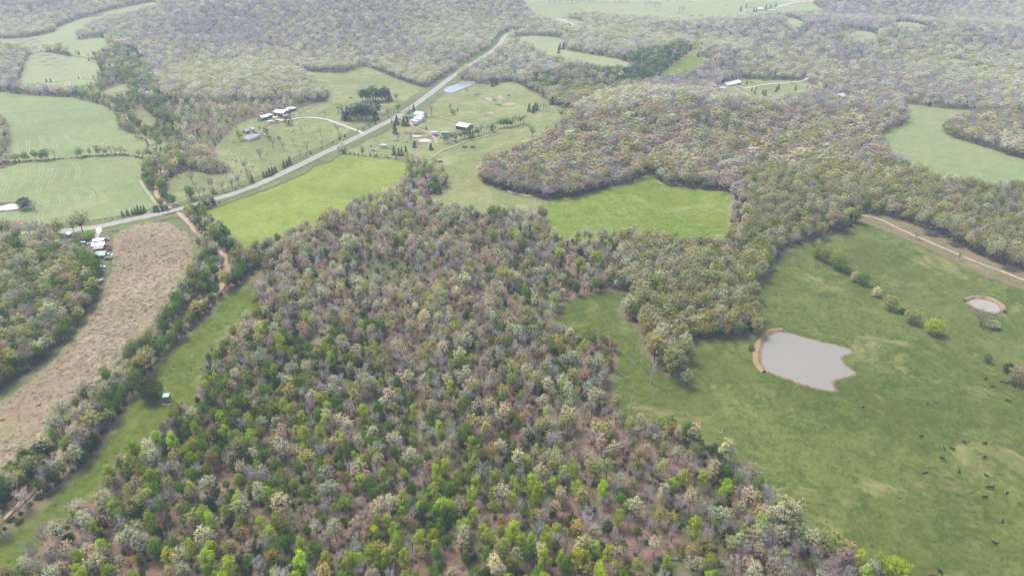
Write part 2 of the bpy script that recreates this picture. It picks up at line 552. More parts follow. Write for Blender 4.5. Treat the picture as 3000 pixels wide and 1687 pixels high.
# ------------------------------------------------------------------ fields (photo outlines laid on the terrain)
FIELDS = {
    'verge_field': ('verge', [(275, 690), (330, 668), (420, 645), (500, 632), (540, 650), (580, 700), (600, 760), (585, 800), (540, 870), (440, 1000), (340, 1100),
                              (215, 1200), (130, 1320), (0, 1430), (-120, 1520), (-160, 1240), (0, 1145), (58, 1106), (116, 1068), (163, 1025), (218, 975), (262, 917), (300, 844), (290, 780), (285, 730)],
                    'green grass margin round the brown dry-grass field'),
    'hayfield': ('hay', [(588, 622), (612, 610), (700, 580), (760, 556), (830, 527), (900, 493), (960, 462), (990, 450), (1060, 456), (1190, 470), (1200, 497), (1180, 545), (1140, 590),
                         (1040, 615), (935, 660), (880, 690), (815, 715), (765, 740), (715, 760), (700, 735), (684, 700), (641, 672), (612, 649)],
                 'bright yellow-green hayfield below the highway'),
    'creek_meadow': ('strip', [(774, 770), (700, 838), (647, 861), (617, 911), (568, 960), (495, 1025), (431, 1100), (400, 1150), (358, 1202), (326, 1258), (291, 1303), (256, 1361), (175, 1416),
                               (140, 1451), (73, 1521), (0, 1571), (-120, 1650), (-120, 1790), (0, 1710), (60, 1690), (75, 1650), (130, 1610), (160, 1570), (200, 1530), (235, 1490), (290, 1455),
                               (326, 1402), (356, 1356), (408, 1330), (464, 1316), (496, 1250), (576, 1192), (598, 1125), (606, 1064), (688, 974), (755, 915), (765, 845), (786, 796)],
                     'narrow green meadow strip winding beside the creek trees'),
    'valley_field': ('valley', [(1580, 590), (1640, 580), (1689, 577), (1718, 568), (1777, 553), (1850, 536), (1885, 512), (1920, 512), (1931, 539), (1978, 547), (2053, 556), (2155, 562),
                                (2150, 597), (2138, 620), (2141, 670), (2135, 725), (2040, 728), (1880, 710), (1762, 710), (1640, 705), (1605, 690), (1597, 640)],
                     'green hayfield enclosed by woods below the wooded ridge'),
    'farm_pasture': ('rough', [(992, 447), (1075, 400), (1165, 352), (1225, 315), (1285, 272), (1340, 228), (1395, 250), (1464, 245), (1506, 240), (1552, 262), (1596, 288), (1616, 312), (1690, 322),
                               (1680, 345), (1653, 365), (1600, 400), (1549, 435), (1490, 462), (1415, 497), (1395, 520), (1420, 540), (1537, 574), (1600, 580), (1590, 640), (1456, 630), (1339, 622),
                               (1258, 615), (1240, 590), (1300, 560), (1316, 540), (1290, 505), (1240, 480), (1195, 470), (1060, 456)],
                     'patchy pale pasture round the roadside farm'),
    'barn_pasture': ('rough', [(500, 612), (590, 583), (700, 550), (823, 498), (950, 434), (1060, 380), (1150, 336), (1210, 300), (1265, 262), (1228, 256), (1158, 230), (1100, 204), (1056, 192),
                               (1027, 213), (910, 213), (843, 201), (890, 225), (920, 245), (965, 271), (960, 294), (913, 306), (866, 320), (750, 344), (696, 362), (655, 405), (620, 440), (640, 480),
                               (690, 500), (640, 520), (560, 500), (492, 520), (485, 560)],
                     'rough pale pasture round the red barn'),
    'tracked_field': ('crop', [(-150, 500), (0, 500), (58, 474), (204, 467), (262, 460), (350, 454), (408, 463), (434, 480), (419, 518), (408, 530), (437, 568), (463, 605), (431, 628), (340, 642),
                               (262, 658), (189, 672), (87, 677), (0, 683), (-150, 690)],
                      'green field with looping tractor tracks beside the highway'),
    'creek_field': ('crop', [(-150, 262), (0, 268), (41, 274), (128, 283), (204, 283), (242, 294), (320, 312), (344, 329), (347, 373), (364, 387), (437, 399), (492, 413), (490, 450), (440, 470),
                             (350, 452), (262, 458), (204, 465), (58, 472), (20, 478), (0, 470), (30, 440), (30, 380), (10, 345), (-150, 330)],
                    'wide pale green field between hedge and creek'),
    'square_field': ('farf', [(99, 153), (163, 156), (204, 165), (277, 172), (291, 198), (306, 224), (180, 237), (67, 248), (52, 245), (67, 204), (79, 175)], 'squarish pale field above the thin dark hedge'),
    'hedge_strip_field': ('farf', [(58, 250), (300, 229), (291, 250), (262, 259), (198, 271), (125, 262), (58, 259)], 'thin pale field strip below the dark hedge'),
    'knoll_field': ('farf', [(175, 125), (218, 117), (306, 109), (312, 122), (326, 140), (277, 163), (227, 160), (189, 146)], 'small pale field under the wooded hillside'),
    'valley_floor_field': ('farf', [(-150, 112), (0, 114), (58, 114), (151, 100), (175, 76), (277, 44), (361, 23), (454, 4), (470, 8), (364, 36), (260, 66), (245, 88), (232, 96), (212, 122), (163, 130),
                                    (96, 147), (73, 133), (0, 127), (-150, 125)], 'pale field curving up the far valley'),
    'creek_glade': ('rough', [(288, 274), (364, 245), (387, 256), (373, 280), (344, 291), (306, 283)], 'small glade beside the upper creek gravel'),
    'creek_paddock': ('rough', [(393, 317), (431, 326), (454, 350), (481, 370), (419, 373), (405, 350)], 'triangular paddock between creek and wood'),
    'far_meadow': ('farf', [(1509, 105), (1651, 109), (1649, 128), (1646, 146), (1721, 159), (1844, 179), (1850, 189), (1762, 192), (1686, 176), (1611, 163), (1558, 128), (1512, 114)],
                   'long pale meadow between woods past the highway bend'),
    'far_field': ('farf', [(1515, -60), (1540, 20), (1600, 55), (1690, 78), (1722, 66), (1650, 52), (1650, 40), (1740, 34), (1880, 46), (1960, 56), (2050, 62), (2070, 50), (2140, 44), (2200, 42),
                           (2300, 34), (2440, 28), (2380, 14), (2385, -10), (2450, -60)], 'hazy open fields on the far plateau'),
    'far_corner_field': ('farf', [(2930, -14), (3000, 10), (3120, 22), (3120, -20)], 'hazy field corner beyond the far woods'),
    'hollow_field': ('valley', [(1925, 222), (1990, 180), (2030, 145), (2040, 115), (2050, 80), (2064, 78), (2057, 120), (2050, 142), (2034, 168), (2075, 170), (2080, 178), (2030, 207), (1960, 228)],
                     'narrow grass strip along the wooded hollow'),
    'wood_clearing': ('farf', [(2468, 87), (2527, 90), (2576, 102), (2565, 118), (2498, 118), (2471, 107)], 'pale clearing with a few trees in the far wood'),
    'gravel_clearing': ('farf', [(2297, 52), (2330, 56), (2355, 66), (2352, 82), (2310, 74)], 'small far clearing below the plateau farm'),
    'slit_clearing': ('farf', [(2605, 66), (2660, 66), (2716, 76), (2716, 84), (2640, 78)], 'narrow slit of grass in the far wood'),
    'house_clearing': ('rough', [(2098, 256), (2140, 240), (2184, 232), (2250, 236), (2352, 236), (2390, 256), (2361, 277), (2308, 292), (2250, 300), (2180, 294), (2120, 290)],
                       'hilltop clearing round the long white house'),
    'east_field': ('crop', [(2632, 310), (2672, 305), (2745, 318), (2833, 322), (2867, 327), (2850, 345), (2789, 355), (2757, 382), (2774, 398), (2844, 421), (3000, 468), (3150, 510), (3150, 580),
                            (3000, 555), (2891, 565), (2803, 555), (2735, 530), (2660, 500), (2600, 470), (2580, 430), (2588, 382), (2658, 363), (2655, 335)],
                   'smooth curving field between dense woods'),
    'pond_pasture': ('pasture', [(2505, 650), (2541, 650), (2629, 686), (2774, 753), (2891, 808), (3000, 845), (3200, 930), (3300, 1800), (2700, 1800), (2650, 1725), (2590, 1680), (2500, 1640),
                                 (2410, 1612), (2340, 1560), (2268, 1490), (2235, 1442), (2180, 1382), (2110, 1330), (2050, 1290), (1935, 1245), (1840, 1270), (1800, 1180), (1780, 1130), (1790, 1080),
                                 (1805, 1045), (1800, 1010), (1740, 1000), (1660, 990), (1610, 975), (1620, 930), (1640, 882), (1704, 867), (1791, 850), (1850, 852), (1856, 875), (1823, 905),
                                 (1826, 935), (1864, 950), (1887, 995), (1893, 1035), (1950, 1095), (1990, 1108), (2007, 1075), (2010, 1010), (2060, 992), (2199, 985), (2222, 970), (2203, 908),
                                 (2205, 862), (2250, 795), (2275, 748), (2346, 718), (2460, 680)], 'large rolling green cattle pasture round the pond'),
    'yard': ('yard', [(185, 682), (300, 664), (335, 690), (318, 765), (275, 765), (235, 735), (190, 712)], 'worn yard round the roadside trailers'),
    'track_verge': ('tan', [(2455, 617), (2530, 628), (2600, 634), (2700, 668), (2790, 712), (2900, 765), (3000, 800), (3150, 860), (3150, 925), (3000, 848), (2891, 810), (2774, 756), (2629, 690),
                            (2541, 656), (2470, 640)], 'tan dry-grass verge along the dirt track'),
}
FAR_EXT = {'square_field': 6, 'hedge_strip_field': 4, 'knoll_field': 10, 'valley_floor_field': 14, 'creek_glade': 8, 'creek_paddock': 10, 'far_meadow': 16, 'far_field': 12, 'hollow_field': 14, 'wood_clearing': 12,
           'gravel_clearing': 12, 'slit_clearing': 12, 'house_clearing': 6, 'far_corner_field': 10}


def extend_near(px, d):
    """carry the camera-side edge of a field on under the treetops that hide it in the photo"""
    p = np.asarray(px, float)
    n = np.roll(p, -1, 0) - np.roll(p, 1, 0)
    n = np.stack([n[:, 1], -n[:, 0]], 1) / (np.linalg.norm(n, axis=1, keepdims=True) + 1e-9)
    ar = (p[:, 0] * np.roll(p[:, 1], -1) - np.roll(p[:, 0], -1) * p[:, 1]).sum()
    if ar < 0:
        n = -n
    return [(a, b + d * max(0, k)) for (a, b), k in zip(p, n[:, 1])]


for q, d in FAR_EXT.items():
    FIELDS[q] = (FIELDS[q][0], extend_near(FIELDS[q][1], d), FIELDS[q][2])
zoff = 0.10
for i, (nm, (mk, px, lab)) in enumerate(FIELDS.items()):
    sheet(nm, px, M[mk], zoff + 0.012 * i, 9.0, 0.9, lab, 'field')
sheet('dry_field', [(338, 684), (390, 660), (480, 645), (530, 668), (560, 699), (570, 745), (560, 800), (515, 850), (470, 930), (400, 1010), (310, 1100), (200, 1190), (110, 1300), (0, 1405),
                    (-130, 1500), (-130, 1260), (0, 1180), (80, 1120), (150, 1065), (240, 970), (290, 890), (320, 810), (335, 740)], M['dry'], 0.46, 6.0, 1.2,
      'brown field of matted dead grass beside the creek', 'field')
DRY_PX = [(338, 684), (390, 660), (480, 645), (530, 668), (560, 699), (570, 745), (560, 800), (515, 850), (470, 930), (400, 1010), (310, 1100), (200, 1190), (110, 1300), (0, 1405),
          (-130, 1500), (-130, 1260), (0, 1180), (80, 1120), (150, 1065), (240, 970), (290, 890), (320, 810), (335, 740)]

# ------------------------------------------------------------------ road, tracks, creek
ROAD_PX = [(-260, 712), (-120, 702), (0, 693), (87, 686), (189, 680), (248, 673), (306, 664), (408, 640), (507, 620), (612, 591), (699, 565), (750, 546), (823, 512), (896, 476), (954, 447), (1012, 420),
           (1070, 392), (1158, 347), (1216, 309), (1274, 266), (1332, 221), (1376, 192), (1420, 166), (1449, 146), (1466, 130), (1473, 116), (1481, 104), (1500, 97), (1560, 92)]
road = path_px(ROAD_PX, 6.0)
ribbon('grass_verge', road, 34, 0.44, M['verge'], 'mown grass verge along the highway', 'verge', nx=5, wob=2.5)
ribbon('road_shoulder', road, 7.6, 0.52, M['shoulder'], 'pale gravel shoulder of the highway', 'road shoulder', nx=3, wob=0.25)
rd = ribbon('road', road, 6.0, 0.58, M['asphalt'], 'grey two-lane highway running diagonally up the valley', 'road', nx=5, crown=0.05)
for s in (-1, 1):
    ribbon('edge_line', road, 0.22, 0.60, M['white line'], parent=rd, off=s * 2.75)
    ribbon('centre_line', road, 0.16, 0.64, M['yellow line'], parent=rd, off=s * 0.14)

CREEK_PX = [(265, 175), (310, 190), (330, 220), (325, 250), (291, 266), (262, 287), (300, 296), (330, 308), (368, 340), (375, 365), (408, 387), (450, 430), (470, 480), (472, 521), (463, 533), (457, 553),
            (460, 579), (481, 597), (507, 619), (528, 630), (545, 646), (559, 664), (585, 700), (640, 735), (667, 760), (667, 800), (655, 840), (600, 880), (540, 930), (500, 985), (450, 1035), (395, 1078),
            (330, 1130), (270, 1190), (215, 1250), (198, 1290), (178, 1323), (163, 1367), (131, 1411), (87, 1451), (38, 1495), (0, 1533), (-60, 1590)]
creek = path_px(CREEK_PX, 4.0)
k = np.arange(len(creek))
cw = (4.6 + 1.4 * np.sin(k * 0.21) + 1.2 * np.sin(k * 0.083 + 1)) * np.where(creek[:, 1] > 640, 0.6, 0.75)
ribbon('creek_bed', creek, cw, 0.50, M['gravel'], 'pale orange gravel bed of the winding creek', 'creek bed', nx=4, wob=0.7)
for a, b in ((150, 162), (196, 203), (228, 238), (262, 270), (285, 296), (305, 312), (60, 68), (100, 109)):
    if b < len(creek) - 1:
        seg = creek[a:b]
        ribbon('creek_pool', seg, 0.15 + 1.5 * np.sin(np.linspace(0, math.pi, len(seg))), 0.56, M['w_creek'], 'still pool lying in the creek gravel', 'water', nx=3, wob=0.2)['group'] = 'pools along the creek'

TRACKS = {
    'dirt_track': ([(2470, 617), (2500, 628), (2585, 646), (2614, 664), (2687, 696), (2774, 734), (2862, 771), (2920, 792), (3000, 824), (3130, 878)], 2.8, 'dirt', 0.66, 'tan dirt track along the top of the pond pasture'),
    'barn_driveway': ([(1068, 394), (1045, 384), (1000, 367), (960, 353), (920, 346), (880, 347), (850, 352), (832, 356), (805, 350)], 3.0, 'driveway', 0.66, 'white gravel driveway curving up to the red barn'),
    'house_track': ([(830, 352), (815, 362), (795, 372), (775, 384), (755, 393)], 2.0, 'dirt', 0.62, 'worn dirt track from barn to hip-roofed house'),
    'farm_lane': ([(1166, 345), (1185, 352), (1198, 363), (1212, 372), (1235, 383), (1258, 389), (1268, 400), (1277, 412), (1281, 424)], 2.6, 'dirt', 0.66, 'tan lane through the roadside farmyard'),
    'creek_lane': ([(1265, 470), (1275, 458), (1290, 446), (1305, 440), (1325, 434), (1345, 424), (1370, 414), (1400, 406), (1440, 398), (1475, 388)], 2.2, 'dirt', 0.66, 'pale dirt lane along the pasture creek'),
    'field_lane': ([(1280, 345), (1310, 350), (1340, 358), (1358, 362), (1395, 369), (1340, 358), (1395, 345), (1425, 335), (1450, 332)], 1.6, 'dirt', 0.62, 'faint lane across the farm pasture'),
    'white_house_drive': ([(2152, 260), (2167, 262), (2186, 260), (2204, 256.6), (2223, 251.6), (2266, 247), (2304, 245), (2335, 241), (2353, 238.6), (2372, 229)], 3.2, 'driveway', 0.66, 'white gravel drive to the long hilltop house'),
    'plateau_road': ([(2272, 24), (2295, 17), (2320, 10), (2345, 6), (2386, 4)], 6.0, 'driveway', 0.66, 'pale road crossing the far plateau fields'),
    'plateau_lane': ([(2290, 0), (2310, 2), (2336, 6)], 5.0, 'driveway', 0.70, 'pale lane forking off the far plateau road'),
    'ridge_road': ([(1632, 56), (1650, 61), (1668, 68), (1686, 76)], 6.0, 'driveway', 0.70, 'pale road stretch at the edge of the far wood'),
    'hidden_road': ([(2826, 216), (2845, 211), (2862, 206), (2880, 202)], 5.0, 'shoulder', 0.66, 'grey road stretch in a gap of the far wood'),
    'yard_drive': ([(288, 668), (292, 676), (288, 688), (281, 698), (275, 708), (268, 716)], 3.6, 'driveway', 0.66, 'gravel drive from highway to the trailers'),
    'field_entrance': ([(408, 641), (425, 632), (441, 622)], 3.0, 'dirt', 0.66, 'short dirt entrance to the tracked field'),
    'field_edge_track': ([(410, 528), (418, 545), (432, 563), (448, 585), (462, 604)], 2.4, 'tyre track', 0.40, 'pale worn track along the field beside the creek'),
    'woodland_trail': ([(1240, 905), (1228, 940), (1224, 1000), (1222, 1071), (1231, 1121), (1228, 1179), (1226, 1240), (1228, 1294), (1224, 1350), (1222, 1411), (1200, 1460)], 1.9, 'trail', 0.14, 'straight reddish trail through the middle of the open wood'),
    'pasture_trail': ([(1660, 1140), (1675, 1165), (1686, 1191), (1701, 1223), (1692, 1263), (1710, 1306), (1742, 1347), (1785, 1396), (1791, 1475), (1800, 1542), (1794, 1580), (1777, 1640)], 2.2, 'trail', 0.14, 'rutted trail through the wood near the pasture edge'),
    'meadow_trail': ([(650, 1395), (667, 1411), (699, 1446), (728, 1481), (759, 1498), (779, 1527), (788, 1575)], 3.6, 'trail', 0.14, 'tan grassy trail in the wood near the creek meadow'),
}
TRK = {}
for nm, (px, wd, mk, z, lab) in TRACKS.items():
    TRK[nm] = path_px(px, 3.0)
    ribbon(nm, TRK[nm], wd, z, M[mk], lab, 'track', nx=3, wob=0.3)

LOOPS = [[(148, 495), (145, 510), (130, 530), (115, 550), (112, 574)], [(84, 495), (82, 512), (68, 535), (52, 563)], [(47, 492), (45, 510), (30, 535), (12, 574)], [(120, 485), (124, 500), (118, 520), (98, 550)],
         [(160, 494), (160, 510), (150, 530), (145, 543)], [(200, 490), (202, 502), (195, 520), (187, 533)], [(213, 474), (226, 488), (232, 505), (224, 525), (228, 531)],
         [(170, 560), (205, 565), (228, 575), (230, 590), (215, 605), (195, 622), (196, 635)], [(165, 573), (182, 584), (186, 597), (172, 612), (155, 630), (153, 642)],
         [(105, 580), (128, 585), (142, 598), (132, 612), (118, 625), (118, 645), (125, 655)], [(228, 552), (255, 558), (274, 572), (272, 590), (255, 608), (240, 625)],
         [(270, 546), (290, 560), (300, 575), (306, 585)], [(45, 425), (50, 440), (46, 452)], [(80, 410), (84, 430), (82, 448)], [(120, 400), (124, 425), (126, 446)], [(155, 398), (160, 420), (164, 440)],
         [(190, 392), (200, 410), (216, 425)]]
for q in LOOPS:
    c = path_px(q, 4.0)
    a = ribbon('tyre_track', c, 0.7, 0.37, M['tyre track'], 'paired pale tractor tracks curving over the green field', 'tyre tracks', off=-1.2)
    a['group'] = 'tractor tracks'
    ribbon('rut', c, 0.7, 0.37, M['tyre track'], parent=a, off=1.2)

# ------------------------------------------------------------------ bare patches
PATCH = [('dirt', [(1421, 290), (1430, 286), (1442, 289), (1440, 297), (1424, 296)]), ('dirt', [(1457, 290), (1463, 282), (1472, 285), (1473, 293)]), ('dirt', [(1475, 308), (1490, 303), (1512, 303), (1512, 309), (1482, 311)]),
         ('ash', [(1443, 295), (1450, 292), (1457, 295), (1450, 298)]), ('ash', [(1447, 308), (1453, 306), (1472, 308), (1466, 312)]), ('dirt', [(1424, 334), (1434, 328), (1452, 333), (1444, 338)]),
         ('dirt', [(847, 370), (860, 364), (880, 361), (876, 366), (855, 371)]), ('dirt', [(893, 330), (905, 326), (925, 321), (920, 326), (900, 332)]), ('dirt', [(1352, 362), (1370, 361), (1392, 367), (1385, 371), (1362, 368)]),
         ('bank', [(338, 690), (348, 688), (350, 720), (346, 742), (340, 730)]), ('dirt', [(2151, 254), (2160, 251), (2170, 256), (2168, 265), (2155, 266)]), ('dirt', [(1195, 352), (1215, 362), (1222, 372), (1205, 366)]),
                                    ('bank', [(15, 655), (40, 645), (80, 648), (75, 660), (30, 662)]), ('bank', [(1595, 577), (1640, 571), (1715, 562), (1720, 568), (1650, 577), (1600, 584)]), ('dirt', [(1480, 560), (1500, 552), (1540, 566), (1600, 572), (1560, 580), (1500, 572)])]
for i, (mk, px) in enumerate(PATCH):
    o = sheet('bare_patch', px, M[mk], 0.47 + 0.006 * i, 3.0, 0.5, {'ash': 'blackened burnt patch in the farm pasture', 'bank': 'orange bare earth scar in grass', 'tan': 'straw-coloured patch of dead grass in the pond pasture',
              'trail': 'brown leaf-strewn bare patch among the dead trees'}.get(mk, 'pale bare dirt patch worn into the grass'), 'bare patch', smooth=2)
    o['group'] = 'bare patches in the fields, ' + mk

# ------------------------------------------------------------------ ponds
PW = {'large': ('w_grey', 'mud', 0.5, 'large grey farm pond with two pointed arms'), 'small': ('w_pink', 'mud', 0.8, 'small oval tan pond beside a wide pale tree'),
      'edge': ('w_pale', 'mud', 1.2, 'pale pond in the tracked field by a dark tree'), 'blue': ('w_blue', 'mud', 1.2, 'narrow blue pond beside the highway'),
      'twin_a': ('w_pale', 'mud', 1.5, 'pale farm pond, upper of the twin pair'), 'twin_b': ('w_pale', 'bank', 1.5, 'pale farm pond, lower of the twin pair')}
for k, px in POND_PX.items():
    wm, bm_, bw, lab = PW[k]
    b = ground(densify(chaikin(px, 2), 4))[:, :2]
    c = b.mean(0)
    nrm = np.roll(b, -1, 0) - np.roll(b, 1, 0)
    nrm = np.stack([nrm[:, 1], -nrm[:, 0]], 1) / (np.linalg.norm(nrm, axis=1, keepdims=True) + 1e-6)
    if ((b - c) * nrm).sum() < 0:
        nrm = -nrm
    n = len(b)
    ring = np.arange(n)
    jit = 1 + 0.5 * np.sin(ring * 0.9) * np.sin(ring * 0.37 + 1)
    v = np.vstack([np.c_[b - nrm * 0.8, np.full(n, 0.50)], np.c_[b + nrm * (bw * 0.5 * jit)[:, None], np.full(n, 0.86)], np.c_[b + nrm * (bw * jit + 0.5)[:, None], np.full(n, 0.40)]])
    f = []
    for i in range(n):
        j = (i + 1) % n
        for r_ in (0, 1):
            f.append((r_ * n + i, r_ * n + j, (r_ + 1) * n + j, (r_ + 1) * n + i))
    me = mesh_np('shore', v, f, [M[bm_]], smooth=True)
    if me.polygons[0].normal.z < 0:
        me.flip_normals()
    tag(obj('shore', me), 'bare muddy rim round the ' + lab, 'shore', None, 'structure')
    sheet('pond', b, M[wm], 0, 6.0, 0.05, lab, 'pond', level=0.60, world=True)
# raised clay dam on one side of the large pond, spoil bank behind the small one
for px, wd, hh, lab in (([(2238, 1092), (2224, 1080), (2217, 1060), (2216, 1035), (2222, 1008), (2236, 985), (2256, 971), (2280, 966), (2300, 970)], 4.0, 1.1, 'curved orange clay dam bank holding the large pond'),
                        ([(2826, 884), (2832, 877), (2852, 873), (2882, 873), (2910, 880), (2932, 893), (2944, 908), (2940, 920)], 4.5, 1.2, 'tan spoil bank curving behind the small pond'),
                        ([(-10, 602), (15, 596), (35, 593), (58, 594), (70, 600)], 3.5, 0.9, 'dark low bank behind the tracked-field pond')):
    p = path_px(px, 2.5)
    tt = np.sin(np.linspace(0.12, math.pi - 0.12, len(p)))
    ribbon('dam_bank', p, wd * (0.55 + 0.45 * tt), 0.44, M['bank'], lab, 'bank', nx=7, wob=0.5, crown=hh)

# ------------------------------------------------------------------ trees: prototypes


def leaf_mat():
    m, n, out = new_mat('leaves')
    a = nd(n, 'ShaderNodeAttribute', attribute_name='tint', attribute_type='INSTANCER')
    lv = nd(n, 'ShaderNodeAttribute', attribute_name='lv')
    hs = nd(n, 'ShaderNodeHueSaturation')
    n.links.new(a.outputs['Color'], hs.inputs['Color'])
    n.links.new(mth(n, 'MULTIPLY_ADD', lv.outputs['Fac'], 0.06, 0.47), hs.inputs['Hue'])
    n.links.new(mth(n, 'MULTIPLY_ADD', lv.outputs['Fac'], 0.75, 0.62), hs.inputs['Value'])
    d = nd(n, 'ShaderNodeBsdfDiffuse')
    t = nd(n, 'ShaderNodeBsdfTranslucent')
    n.links.new(hs.outputs[0], d.inputs[0])
    n.links.new(hs.outputs[0], t.inputs[0])
    x = nd(n, 'ShaderNodeMixShader')
    x.inputs[0].default_value = 0.46
    n.links.new(d.outputs[0], x.inputs[1])
    n.links.new(t.outputs[0], x.inputs[2])
    n.links.new(x.outputs[0], out.inputs[0])
    return m


def bark_mat(name, a, b):
    m, n, out = new_mat(name)
    tc = nd(n, 'ShaderNodeTexCoord')
    mp = nd(n, 'ShaderNodeMapping')
    mp.inputs['Scale'].default_value = (3, 3, 0.6)
    n.links.new(tc.outputs['Object'], mp.inputs[0])
    f = noise(n, 1.5, 4, 0.7, mp.outputs[0])
    finish(n, out, ramp(n, f, [(0.35, a), (0.65, b)]), 0.95)
    return m


M['leaf'] = leaf_mat()
M['bark'] = bark_mat('grey brown bark', (0.055, 0.045, 0.04), (0.12, 0.10, 0.088))
M['deadwood'] = bark_mat('bleached dead wood', (0.30, 0.27, 0.24), (0.52, 0.49, 0.45))
M['grey wood'] = bark_mat('weathered grey wood', (0.16, 0.14, 0.12), (0.28, 0.25, 0.22))
M['dark bark'] = bark_mat('dark wet bark', (0.04, 0.034, 0.03), (0.10, 0.085, 0.075))


class Geo:
    def __init__(s):
        s.v, s.f, s.n = [], [], 0

    def add(s, v, f):
        v = np.asarray(v, float)
        s.v.append(v)
        s.f += [tuple(int(q) + s.n for q in k) for k in f]
        s.n += len(v)

    def tube(s, pts, rad, sides=5):
        pts = np.asarray(pts, float)
        L = len(pts)
        vs = []
        for i in range(L):
            t = pts[min(i + 1, L - 1)] - pts[max(i - 1, 0)]
            t /= np.linalg.norm(t) + 1e-9
            a = np.cross(t, (0.3, 0.9, 0.2) if abs(t[2]) > 0.7 else (0, 0, 1))
            a /= np.linalg.norm(a) + 1e-9
            b = np.cross(t, a)
            for k in range(sides):
                an = 2 * math.pi * k / sides
                vs.append(pts[i] + (a * math.cos(an) + b * math.sin(an)) * rad[i])
        f = [(i * sides + k, i * sides + (k + 1) % sides, (i + 1) * sides + (k + 1) % sides, (i + 1) * sides + k) for i in range(L - 1) for k in range(sides)]
        f.append(tuple(range(sides))[::-1])
        f.append(tuple((L - 1) * sides + k for k in range(sides)))
        s.add(vs, f)

    def arr(s):
        return np.vstack(s.v) if s.v else np.zeros((0, 3)), s.f


def quads(c, nrm, size, r):
    """leaf clumps: one small quad per centre"""
    n = len(c)
    nrm = nrm / (np.linalg.norm(nrm, axis=1, keepdims=True) + 1e-9)
    a = np.cross(nrm, r.normal(size=(n, 3)))
    a /= np.linalg.norm(a, axis=1, keepdims=True) + 1e-9
    b = np.cross(nrm, a)
    s1 = (size * r.uniform(0.6, 1.3, n))[:, None]
    s2 = (size * r.uniform(0.45, 1.0, n))[:, None]
    bend = nrm * (size * r.uniform(-.25, .25, n))[:, None]
    v = np.stack([c - a * s1 * .5, c - b * s2 * .5 + bend, c + a * s1 * .5, c + b * s2 * .5 + bend], 1).reshape(-1, 3)
    f = np.arange(n * 4).reshape(n, 4)
    return v, f


def branch(r, p, d, ln, up, n=4, wig=0.15):
    pts = [np.array(p, float)]
    d = np.array(d, float)
    for _ in range(n):
        d = d + r.normal(size=3) * wig + np.array((0, 0, up))
        d /= np.linalg.norm(d)
        pts.append(pts[-1] + d * ln / n)
    return pts


def blob(r, n, c, rad, flat=0.8):
    u = r.normal(size=(n, 3))
    u /= np.linalg.norm(u, axis=1, keepdims=True)
    q = u * (r.uniform(0.35, 1, n) ** 0.5)[:, None] * rad
    q[:, 2] *= flat
    return c + q, u


